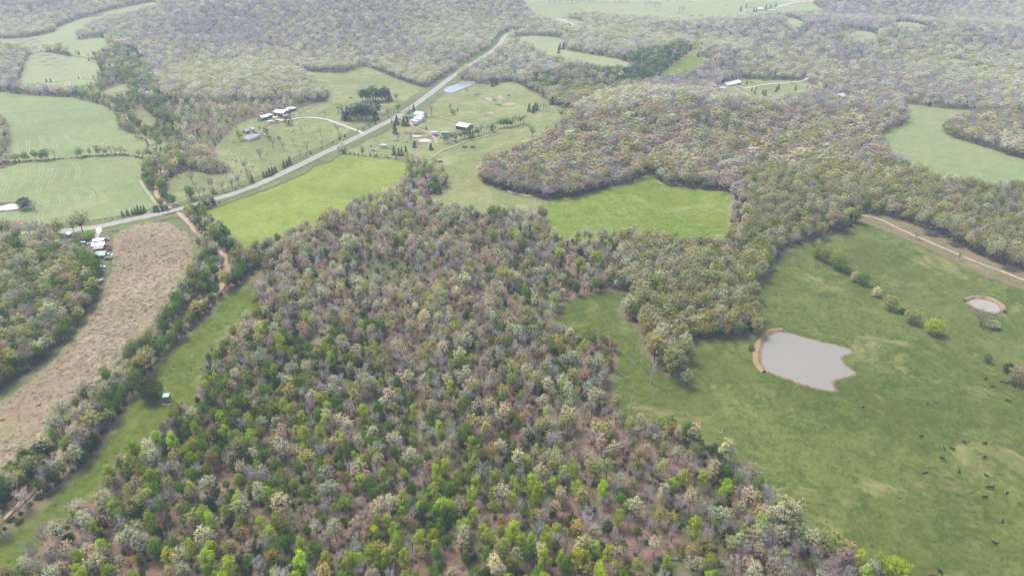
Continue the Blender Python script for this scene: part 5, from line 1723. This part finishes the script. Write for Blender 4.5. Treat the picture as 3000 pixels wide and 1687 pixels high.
# red barn farm
building('red_barn', (803, 341), (831, 345.5), 10, 4.3, 1.9, 'red', 'white roof', 'red barn with white metal roof and white trim', doors=((.36, 1.4, 2.2, 'white'),), wins=((.14, 1, 1.2, .9), (.58, 1, 1.2, .9), (.72, 1, 1.2, .9), (.88, 1, 1.2, .9)), end_door=True)
building('open_shed', (848, 330), (868, 323.5), 6, 2.6, .9, 'red', 'white roof', 'open-fronted shed with white roof behind the red barn', open_front=True, mono=True)
building('lean_to', (836, 334), (847, 331), 5, 2.4, .6, 'maroon', 'white roof', 'small white-roofed lean-to between barn and open shed', mono=True, doors=((.5, 1.2, 2, 'dark'),))
building('farm_shed', (768, 354), (787, 349.5), 8, 2.6, 1.4, 'maroon', 'white roof', 'low white-roofed maroon shed left of the red barn'.replace('left of', 'beside'), doors=((.75, 1.2, 2, 'rust'),), wins=((.3, .9, 1, .8),))
building('carport', (789, 347), (800, 343.5), 5, 2.3, .5, 'grey', 'white roof', 'white carport joined to the maroon shed', open_front=True, mono=True)
vehicle('camper', 838, 345, R(20), 'car white', 'white camper parked at the gable of the red barn')
vehicle('camper', 793, 364, R(25), 'car white', 'white camper on the grass below the red barn')
vehicle('boat', 808, 348, R(-10), 'car white', 'white covered boat in front of the red barn', 1.0)
vehicle('tractor', 812, 360, R(30), 'car red', 'red tractor on the worn track below the red barn')
vehicle('trailer', 806, 362, R(25), 'white', 'flat trailer behind the red tractor')
vehicle('van', 762, 355, R(10), 'car silver', 'silver van beside the maroon shed')
building('hip_roof_house', (731, 416), (764, 404.5), 9, 2.6, 2.3, 'white', 'grey roof', 'white house with grey hip roof in the barn pasture', hip=True, doors=((.55, 1.0, 2.1, 'door'),), wins=((.2, 1.2, 1, 1), (.38, 1.2, 1, 1), (.75, 1.2, 1, 1), (.9, 1.0, 1, 1)))
building('grey_shed', (721, 393), (733, 390), 5, 2.2, 1.2, 'grey', 'grey roof', 'weathered grey shed behind the hip-roofed house', doors=((.5, 1.1, 2, 'dark'),))
building('white_shed', (739, 386), (745, 384), 3, 2.2, .8, 'white', 'white roof', 'tiny white shed above the hip-roofed house', doors=((.5, .9, 1.9, 'door'),))
vehicle('car', 747, 393, R(25), 'car black', 'dark car parked behind the hip-roofed house')
vehicle('pickup', 769, 398, R(-12), 'car white', 'white pickup at the end of the hip-roofed house')

# roadside farm
building('green_roof_house', (1213, 343), (1236, 347), 8.5, 2.7, 2.5, 'white', 'green roof', 'white farmhouse with teal green roof beside the highway', doors=((.6, 1, 2.1, 'door'),), wins=((.2, 1.1, 1, 1), (.4, 1.1, 1, 1), (.85, 1.1, 1, 1)))
building('house_porch', (1228, 349), (1238, 350), 3.5, 2.3, .6, 'white', 'white roof', 'white-roofed porch building in front of the green-roofed house', open_front=True, mono=True)
building('farm_shop', (1213, 357), (1232, 360), 9, 3.0, 1.6, 'white', 'pale roof', 'pale metal-roofed shop in the roadside farmyard', doors=((.3, 2.6, 2.5, 'dark'), (.75, 1, 2.1, 'door')), wins=((.55, 1, 1.1, .9),))
building('trailer_home', (1204, 360), (1222, 365), 3.6, 2.4, .5, 'white', 'white roof', 'long white trailer home along the farm lane', doors=((.6, .9, 2, 'door'),), wins=((.15, .9, 1, .8), (.35, .9, 1, .8), (.85, .9, 1, .8)))
building('pole_barn', (1336, 380), (1367, 384), 12, 3.6, 1.6, 'grey', 'pale roof', 'large open pole barn with pale blue roof beside the creek hedgerow', open_front=True)
building('machine_shed', (1293, 397), (1313, 396), 5, 2.4, .8, 'grey', 'grey roof', 'low grey shed at the start of the creek hedgerow', doors=((.4, 2.2, 2, 'dark'),))
vehicle('camper', 1273, 397, R(-8), 'car white', 'white camper beside the lane near the twin ponds', 1.1)
vehicle('car', 1284, 399, R(-15), 'car silver', 'silver car behind the camper near the twin ponds')
vehicle('car', 1191, 347, R(-20), 'car black', 'black car parked at the head of the farm lane')
vehicle('van', 1206, 347.5, R(5), 'car white', 'white van parked before the green-roofed house')
vehicle('pickup', 1218, 371, R(-25), 'car blue', 'blue pickup below the long trailer home')
vehicle('trailer', 1237, 378, R(-15), 'white', 'white trailer beside the farm lane')
vehicle('car', 1293, 405, R(10), 'car white', 'white car under the hedgerow near the twin ponds')
vehicle('camper', 1124, 434, R(-8), 'car white', 'white camper on the grass above the hayfield fence')
vehicle('pickup', 1094, 443, R(10), 'car white', 'white pickup below the hayfield camper')
vehicle('van', 1122, 429, R(-15), 'car blue', 'blue van behind the hayfield camper')

# hilltop house
building('long_white_house', (2131, 255), (2171, 248.5), 9, 2.9, 2.3, 'white', 'pale roof', 'long white ranch house with pale metal roof in the hilltop clearing', doors=((.35, 1, 2.1, 'dark'), (.78, 2.6, 2.3, 'dark')), wins=((.1, 1.1, 1, 1.1), (.22, 1.1, 1, 1.1), (.5, 1.1, 1, 1.1), (.62, 1.1, 1, 1.1), (.92, 1, 1, 1)))
building('low_shed', (2104, 264), (2124, 264.5), 5, 2.0, .6, 'white', 'pale roof', 'low pale shed below the long white house', mono=True, doors=((.5, 1.4, 1.8, 'dark'),))
vehicle('pickup', 2158, 258, R(20), 'car white', 'white pickup on the gravel at the long white house')
vehicle('car', 2166, 261, R(-12), 'car silver', 'silver car on the gravel at the long white house')
vehicle('trailer', 2201, 244, R(5), 'white', 'white trailer behind the long white house')
building('wood_house', (2450, 294), (2476, 293), 8.5, 4.4, 2.4, 'white', 'white roof', 'white house half hidden in the wood below the hilltop clearing', doors=((.5, 1, 2.1, 'door'),), wins=((.2, 1.1, 1, 1.1), (.75, 1.1, 1, 1.1), (.2, 1.1, 3, 1), (.75, 1.1, 3, 1)))
building('far_farmhouse', (2220, 33), (2234, 33), 9, 3.4, 2.6, 'white', 'white roof', 'white farmhouse on the far plateau', wins=((.3, 1.2, 1, 1.1), (.7, 1.2, 1, 1.1)))
building('far_barn', (2183, 38), (2194, 38), 8, 3, 2, 'white', 'grey roof', 'grey-roofed outbuilding at the far plateau farm')
building('far_long_shed', (2255, 34.5), (2271, 33.5), 6, 2.4, 1, 'white', 'white roof', 'long low white shed at the far plateau farm')

# trailers by the lower highway
building('upper_trailer_home', (277, 717), (304, 714), 3.6, 2.5, .55, 'white', 'blue roof', 'silver-roofed trailer home nearer the highway in the worn yard', doors=((.4, .9, 2, 'door'),), wins=((.2, .9, 1, .8), (.7, .9, 1, .8)))
building('lower_trailer_home', (274, 731), (306, 727), 4.4, 2.5, .7, 'white', 'blue roof', 'wider silver-roofed trailer home in the worn yard', doors=((.55, .9, 2, 'door'),), wins=((.15, .9, 1, .8), (.35, .9, 1, .8), (.8, .9, 1, .8)))
building('yard_shed', (277, 740), (302, 737), 3.2, 2.1, .5, 'grey', 'grey roof', 'weathered grey shed below the trailer homes', mono=True, doors=((.5, 1.4, 1.8, 'dark'),))
building('moss_roof_shed', (281, 760), (308, 758), 6.5, 2.3, 1.2, 'grey', 'moss roof', 'shed with mossy green tin roof below the trailer homes', doors=((.7, 1.6, 2, 'dark'),))
building('roadside_shed', (192, 698), (206, 697), 3, 2.0, .5, 'maroon', 'white roof', 'tiny white-roofed shed among the trees by the highway', mono=True, doors=((.4, 1, 1.7, 'dark'),))
vehicle('pickup', 251, 711, R(-5), 'car black', 'black pickup beside the worn yard')
vehicle('van', 249, 719, R(3), 'car white', 'white van below the black pickup')
vehicle('pickup', 319, 753, R(8), 'car white', 'white pickup beside the moss-roofed shed')
vehicle('trailer', 320, 760, R(5), 'white', 'white trailer below the pickup at the moss-roofed shed')
vehicle('car', 316, 726, R(-12), 'rust', 'rusty car at the gable of the lower trailer home')
vehicle('trailer', 318, 733, R(12), 'rust', 'rusty trailer beside the lower trailer home')
vehicle('car', 312, 706, R(10), 'car silver', 'silver car behind the upper trailer home')
vehicle('car', 299, 787, R(12), 'car white', 'white car at the wood edge below the sheds')
vehicle('car', 296, 800, R(40), 'rust', 'rusty car wreck at the wood edge')
vehicle('boat', 291, 829, R(60), 'car white', 'white upturned boat on the verge of the brown field', 1.0)

# highway bridge over the creek
cdist = np.hypot(road[:, None, 0] - creek[None, :, 0], road[:, None, 1] - creek[None, :, 1])
ri = int(cdist.min(1).argmin())
bp_, bt = road[ri], road[ri + 2] - road[ri - 2]
be = empty('bridge', (bp_[0], bp_[1], float(H(*bp_)) + .5), math.atan2(bt[1], bt[0]))
for s in (-1, 1):
    part('parapet', box_np(-7, 7, s * 4.9 - .18, s * 4.9 + .18, -.4, .85), BM['concrete'], be, .03)
    for q in (-6, -3, 0, 3, 6):
        part('post', box_np(q - .12, q + .12, s * 5.12 - .06, s * 5.12 + .06, 0, 1.05), BM['grey'], be)
for q in (-2.2, 2.2):
    part('culvert_mouth', box_np(q - 1.6, q + 1.6, -5.6, -5.2, -.35, .55), BM['dark'], be, .1)  # solid dark box: the shade of the opening is put into its colour
part('apron', box_np(-4.5, 4.5, -8.6, -5.65, -.35, .13), BM['concrete'], be, .05)
tag(be, 'low concrete bridge carrying the highway over the creek', 'bridge')

# hunting blind on stilts
p = P(492, 1176)
be = empty('hunting_blind', (p[0], p[1], p[2] + .1), R(8))
part('cabin_wall', box_np(-1.05, 1.05, -.95, .95, 1.9, 3.5), BM['blind wall'], be)
for q in (-.45, .45):
    part('window', box_np(q - .3, q + .3, -1.0, -.955, 2.75, 3.15), BM['dark'], be)
part('side_window', box_np(1.055, 1.09, -.5, .5, 2.75, 3.15), BM['dark'], be)
v, f = box_np(-1.45, 1.45, -1.35, 1.35, 3.5, 3.62)
v = [(a, b, c + (.35 if b > 0 else 0)) for a, b, c in v]
part('roof', (v, f), BM['blind green'], be)
part('floor', box_np(-1.15, 1.15, -1.1, 1.1, 1.74, 1.89), BM['timber'], be)
for sx in (-1, 1):
    for sy in (-1, 1):
        v = [(sx * (.95 + (.25 if z == 0 else 0)) + a * .09, sy * (.85 + (.25 if z == 0 else 0)) + b * .09, z) for z in (0, 1.74) for a, b in ((-1, -1), (1, -1), (1, 1), (-1, 1))]
        part('leg', (v, [(0, 3, 2, 1), (4, 5, 6, 7), (0, 1, 5, 4), (1, 2, 6, 5), (2, 3, 7, 6), (3, 0, 4, 7)]), BM['timber'], be)
part('brace', box_np(-1.05, 1.05, -1.02, -.96, .8, .95), BM['timber'], be)
ld = Geo()
for s in (-.25, .25):
    ld.tube([(-2.6, s, 0), (-1.1, s, 1.9)], [.05, .05], 4)
lad = part('ladder', ld.arr(), BM['grey'], be)
for i in range(6):
    t_ = (i + .7) / 6.4
    part('rung', box_np(-2.6 + 1.5 * t_ - .03, -2.6 + 1.5 * t_ + .03, -.25, .25, 1.9 * t_ - .03, 1.9 * t_ + .03), BM['grey'], lad)
tag(be, 'green-roofed hunting blind on stilts in the creek meadow', 'hunting blind')
sheet('bare_patch', [(474, 1182), (490, 1175), (506, 1180), (508, 1189), (490, 1192), (478, 1189)], M['trail'], .62, 2.0, .3, 'trampled bare ground under the hunting blind', 'bare patch')

# ------------------------------------------------------------------ cattle
def cow_mesh(pose):
    me = bpy.data.meshes.new('cow_skeleton')
    zt = 1.02
    if pose == 'graze':
        head = [(1.22, 0, .78), (1.42, 0, .38), (1.56, 0, .14)]
    elif pose == 'lie':
        head = [(1.2, 0, 1.25), (1.45, 0, 1.42), (1.72, 0, 1.3)]
    else:
        head = [(1.2, 0, 1.28), (1.45, 0, 1.48), (1.76, 0, 1.34)]
    pts_, rad, ed = [], [], []

    def add(p, r_, par):
        pts_.append(p)
        rad.append(r_)
        if par is not None:
            ed.append((par, len(pts_) - 1))
        return len(pts_) - 1
    b0 = add((-.15, 0, zt), (.37, .42), None)
    b1 = add((-.75, 0, zt + .05), (.31, .35), b0)
    b2 = add((-1.0, 0, zt + .02), (.22, .26), b1)
    f1 = add((.45, 0, zt), (.34, .41), b0)
    f2 = add((.85, 0, zt + .05), (.24, .32), f1)
    h0 = add(head[0], (.15, .19), f2)
    h1 = add(head[1], (.12, .14), h0)
    h2 = add(head[2], (.085, .085), h1)
    for s in (-1, 1):
        add((head[1][0] - .06, s * .24, head[1][2] + .06), (.03, .05), h1)
    t1 = add((-1.14, 0, zt), (.04, .04), b2)
    add((-1.2, 0, .5), (.03, .03), t1)
    for s in (-1, 1):
        k = add((-.8, s * .2, .72), (.15, .15), b1)
        k = add((-.72, s * .22, .5), (.09, .09), k)
        k = add((-.9, s * .22, .36), (.06, .06), k)
        add((-.86, s * .22, .04), (.06, .06), k)
        k = add((.55, s * .2, .66), (.13, .13), f1)
        k = add((.57, s * .21, .36), (.065, .065), k)
        add((.57, s * .21, .04), (.06, .06), k)
    me.from_pydata(pts_, ed, [])
    o = bpy.data.objects.new('cow_skeleton', me)
    COL.objects.link(o)
    md = o.modifiers.new('skin', 'SKIN')
    sk = me.skin_vertices[0].data
    for i, r_ in enumerate(rad):
        sk[i].radius = r_
        sk[i].use_root = (i == 0)
    sb = o.modifiers.new('sub', 'SUBSURF')
    sb.levels = sb.render_levels = 1
    dg = bpy.context.evaluated_depsgraph_get()
    dg.update()
    m2 = bpy.data.meshes.new_from_object(o.evaluated_get(dg))
    bpy.data.objects.remove(o)
    m2.polygons.foreach_set('use_smooth', np.ones(len(m2.polygons), bool))
    return m2


COWS = {}
for ps_ in ('graze', 'stand', 'lie'):
    for hd in ('hide', 'brown hide'):
        m_ = cow_mesh(ps_)
        m_.materials.clear()
        m_.materials.append(BM[hd])
        COWS[ps_, hd] = m_


def cow(px, py, pose, rz, label, group=None, hd='hide', sc=1.0):
    p = P(px, py)
    o = obj('cow', COWS[pose, hd], None, (p[0], p[1], p[2] + .42 - (.45 * sc if pose == 'lie' else 0)), rz)
    o.scale = (sc * .86,) * 3
    tag(o, label, 'cow', group)


herd = [(2764, 1318), (2787, 1319), (2884, 1303), (2883, 1343), (2808, 1385), (2887, 1395), (2935, 1530), (2948, 1447)]
for x, y in herd:
    cow(x, y, random.choice(['graze', 'lie']), random.uniform(0, 6.28), 'black cow grazing in the open pond pasture', 'black cattle scattered over the pond pasture')
for x, y in ((2937, 1123), (2950, 1126), (2962, 1127), (2969, 1135), (2972, 1131)):
    cow(x, y, random.choice(['graze', 'stand']), random.uniform(0, 6.28), 'black cow crowded in front of the round rusty-tan tree', 'cattle by the rusty-tan tree')
cow(2758, 1347, 'stand', R(172), 'black cow standing side-on with raised head')
cow(2709, 1388, 'lie', R(10), 'black cow lying apart from the herd towards the wood')
cow(2697, 1283, 'graze', R(5), 'black cow highest on the slope of the scattered herd')
cow(2822, 1299, 'graze', R(-50), 'black cow grazing nose downhill below the lime tree')
for x, y in ((2891, 1432), (2905, 1431)):
    cow(x, y, 'stand', R(15), 'black cow of the pair standing nose to tail', 'pair of cows')
cow(2883, 1460, 'stand', R(170), 'black cow just below the pair of cows')
cow(2911, 1595, 'stand', R(-42), 'large black cow low in the pasture', sc=1.1)
cow(2750, 1676, 'graze', R(-65), 'black cow walking beside the red-brown calf')
cow(2725, 1686, 'stand', R(-10), 'red-brown calf beside a black cow', None, 'brown hide', .8)
cow(2886, 1114, 'graze', R(20), 'black cow uphill of the cattle by the rusty-tan tree')
cow(2907, 1136, 'lie', R(0), 'black cow lying near the cattle by the rusty-tan tree')
cow(2950, 1178, 'graze', R(-40), 'black cow alone on the slope below the rusty-tan tree')
cow(2716, 1186, 'lie', R(30), 'black calf lying beside the pond outlet', None, 'hide', .7)
cow(2528, 1194, 'lie', R(30), 'black calf lying on a worn spot below the large pond', None, 'hide', .7)
for x, y in ((1192, 421), (1195, 419), (1060, 435), (1087, 431), (1027, 288), (1024, 289), (1030, 290)):
    cow(x, y, 'graze', random.uniform(0, 6), 'dark cow grazing near the roadside farm', 'cattle near the roadside farm')

# ------------------------------------------------------------------ logs, brush and dry tussocks
def log(px, py, rz, ln, r_, label, group=None, mat='deadwood', limbs=2):
    p = P(px, py)
    e = empty('fallen_log', (p[0], p[1], p[2] + .12), rz)
    g_ = Geo()
    g_.tube([(-ln / 2, 0, r_), (-ln / 6, .15, r_ * 1.05), (ln / 4, -.1, r_ * .9), (ln / 2, .1, r_ * .6)], [r_ * 1.25, r_, r_ * .8, r_ * .45], 7)
    part('log', g_.arr(), M[mat], e)
    for i in range(limbs):
        g_ = Geo()
        x = ln * random.uniform(-.05, .4)
        s = random.choice((-1, 1))
        g_.tube([(x, 0, r_), (x + .7, s * .7, r_ + .5), (x + 1.5, s * random.uniform(1, 2), r_ + random.uniform(.4, 1.3))], [r_ * .4, r_ * .28, .03], 4)
        part('limb', g_.arr(), M[mat], e)
    tag(e, label, 'log', group)


log(1828, 1107, R(-45), 6.5, .32, 'dark charred log lying in the scrubby pasture corner', None, 'bark', 0)
log(2112, 1268, R(10), 2.6, .16, 'pale branch lying in the pasture near the wood', None)
log(2078, 1222, R(-12), 2.4, .16, 'bleached limb lying on the pasture below the grove', None)
LP = [(690, 1520), (560, 1380), (480, 1585), (900, 1490), (1030, 1580), (1130, 1640), (1340, 1560), (1420, 1440), (1560, 1600), (1640, 1480), (1890, 1560), (1990, 1450), (1720, 1290), (1610, 1220), (1480, 1120),
      (1040, 1120), (960, 1060), (880, 900), (1010, 930), (1120, 1250), (1390, 960), (1500, 900), (640, 1290), (1260, 1500), (1330, 1310), (2050, 1600), (1980, 1640), (1550, 1050), (820, 1350), (740, 1220)][::2]
for x, y in LP:
    log(x, y, random.uniform(0, 6.28), random.uniform(5, 10), random.uniform(.16, .28), 'pale fallen trunk lying on the leaf litter of the open wood', 'fallen trunks in the open wood', 'grey wood', 3)


def brush(px, py, rad, label, group=None, mat='bark', n=46):
    p = P(px, py)
    g_ = Geo()
    for i in range(n):
        a = random.uniform(0, 6.28)
        k = rad * math.sqrt(random.random()) * .6
        c_ = np.array((k * math.cos(a), k * math.sin(a), random.uniform(.1, .35) * rad * (1.1 - k / rad)))
        d = np.array((math.cos(a * 3), math.sin(a * 3), random.uniform(-.15, .15))) * rad * random.uniform(.4, .8)
        g_.tube([c_ - d, c_ + (0, 0, .15), c_ + d], [.09, .1, .05], 4)
    o = obj('brush_pile', mesh_np('brush_pile', *g_.arr(), [M[mat]]), None, (p[0], p[1], p[2] + .45))
    tag(o, label, 'brush pile', group, 'stuff')


brush(1396, 279, 5, 'heap of grey brush in the farm pasture below the blue pond', None, 'deadwood', 70)
brush(1160, 412, 4, 'heap of pale rubble and brush above the twin ponds', None, 'deadwood', 60)
brush(2730, 690, 6, 'dark brush heap at the wood edge above the dirt track', None, 'bark', 90)
brush(2800, 722, 5, 'smaller dark brush heap further along the dirt track', None, 'bark', 70)
brush(2960, 792, 5, 'dark brush heap beside the dirt track at the wood corner', None, 'bark', 70)
brush(1490, 282, 2.5, 'small brush heap among the bare dirt patches', None, 'bark', 40)
brush(1362, 434, 3, 'burnt brush ring in the lower farm pasture', None, 'bark', 40)
brush(1384, 433, 3, 'second burnt brush ring in the lower farm pasture', None, 'bark', 40)
brush(1290, 476, 2.5, 'small brown brush heap by the pale creek lane', None, 'bark', 40)

tlib = bpy.data.collections.new('tussock_library')
for i in range(4):
    r = np.random.default_rng(300 + i)
    n_ = 70
    a = r.uniform(0, 6.28, n_)
    k = r.uniform(0, .75, n_) ** .7
    c_ = np.stack([k * np.cos(a) * 1.3, k * np.sin(a), .12 + .38 * (1 - k) + r.uniform(-.06, .06, n_)], 1)
    lean = np.stack([np.cos(a) * .6 + .7, np.sin(a) * .6, np.full(n_, .9)], 1) + r.normal(size=(n_, 3)) * .3
    v, f = quads(c_, lean, .5, r)
    tm = to_mesh('tussock', (v, f), M['leaf'], r)
    tlib.objects.link(bpy.data.objects.new('t%02d' % i, tm))
g = jgrid(-420, 0, 150, 620, 1.6)
gz = np.c_[g, H(g[:, 0], g[:, 1]) + .4]
gp, _ = project(gz)
kp = in_poly(gp, DRY_PX) & (rng.uniform(0, 1, len(g)) < np.clip(.62 + .45 * fbm(g, .06, 77), .1, .95))
gz = gz[kp]
n_ = len(gz)
tc_ = np.array((.40, .33, .225)) * np.exp(rng.normal(0, .16, (n_, 1))) * np.exp(rng.normal(0, .04, (n_, 3)))
gm = rng.uniform(0, 1, n_) < .07
tc_[gm] = (.14, .17, .05)
sc_ = rng.uniform(.5, 1.2, n_)
instanced('dry_grass', gz, rng.integers(0, 4, n_), R(25) + rng.normal(0, .5, n_), np.stack([sc_ * 1.2, sc_, sc_ * .36], 1), tc_, 'matted tussocks of dead grass covering the brown field', 'dry grass', tlib)

# sparse rank tufts in the grazed pasture and creek meadow
PAS = [np.array(chaikin(FIELDS[q][1], 1)) for q in ('pond_pasture', 'creek_meadow', 'valley_field')]
g = jgrid(-330, 520, 120, 640, 3.4)
gz = np.c_[g, H(g[:, 0], g[:, 1]) + .38]
gp, _ = project(gz)
ok = np.zeros(len(g), bool)
for q in PAS:
    ok |= in_poly(gp, q)
for q in POND_PX.values():
    ok &= ~in_poly(gp, np.array(q))
straw = np.zeros(len(g))
for sx_, sy_, sr_ in ((2100, 1045, 9), (2370, 900, 14), (2350, 930, 9), (2600, 1100, 8), (2090, 1130, 6), (2330, 870, 8), (1840, 1085, 7), (1890, 1100, 7), (1905, 1130, 6), (1862, 1160, 7), (2500, 960, 6), (2060, 1165, 6), (2250, 760, 8), (2330, 790, 6)):
    c_ = P(sx_, sy_)
    straw = np.maximum(straw, np.exp(-((g[:, 0] - c_[0]) ** 2 + (g[:, 1] - c_[1]) ** 2) / sr_ ** 2))
ok &= rng.uniform(0, 1, len(g)) < np.maximum(np.clip(.26 + .5 * fbm(g, .05, 91), .03, .7), straw * .95)
straw = straw[ok]
gz = gz[ok]
n_ = len(gz)
u_ = rng.uniform(0, 1, n_)
tc_ = np.where(u_[:, None] < .35, (.095, .125, .026), np.where(u_[:, None] < .8, (.17, .20, .055), (.30, .27, .15))) * np.exp(rng.normal(0, .15, (n_, 1)))
ism = rng.uniform(0, 1, n_) < straw * 1.3
tc_[ism] = np.array((.31, .255, .135)) * np.exp(rng.normal(0, .15, (ism.sum(), 1)))
sc_ = rng.uniform(.2, .5, n_)
instanced('pasture_tufts', gz, rng.integers(0, 4, n_), rng.uniform(0, 6.28, n_), np.stack([sc_ * 1.1, sc_, sc_ * .7], 1), tc_, 'scattered rank grass tufts in the pastures', 'grass', tlib)


# ------------------------------------------------------------------ haze
hm_, hn, hout = new_mat('haze')
pv = nd(hn, 'ShaderNodeVolumePrincipled')
pv.inputs['Color'].default_value = (0.66, 0.80, 1.0, 1)
pv.inputs['Density'].default_value = HAZE_DENSITY
pv.inputs['Anisotropy'].default_value = 0.0
hn.links.new(pv.outputs[0], hout.inputs['Volume'])
x0, x1, y0, y1, z0, z1 = -3900, 3900, -600, 5900, -12, 206
hv = [(x0, y0, z0), (x1, y0, z0), (x1, y1, z0), (x0, y1, z0), (x0, y0, z1), (x1, y0, z1), (x1, y1, z1), (x0, y1, z1)]
hf = [(0, 3, 2, 1), (4, 5, 6, 7), (0, 1, 5, 4), (1, 2, 6, 5), (2, 3, 7, 6), (3, 0, 4, 7)]
tag(obj('haze', mesh_np('haze', hv, hf, [hm_])), 'thin bluish haze filling the air over the whole valley', 'haze', None, 'stuff')
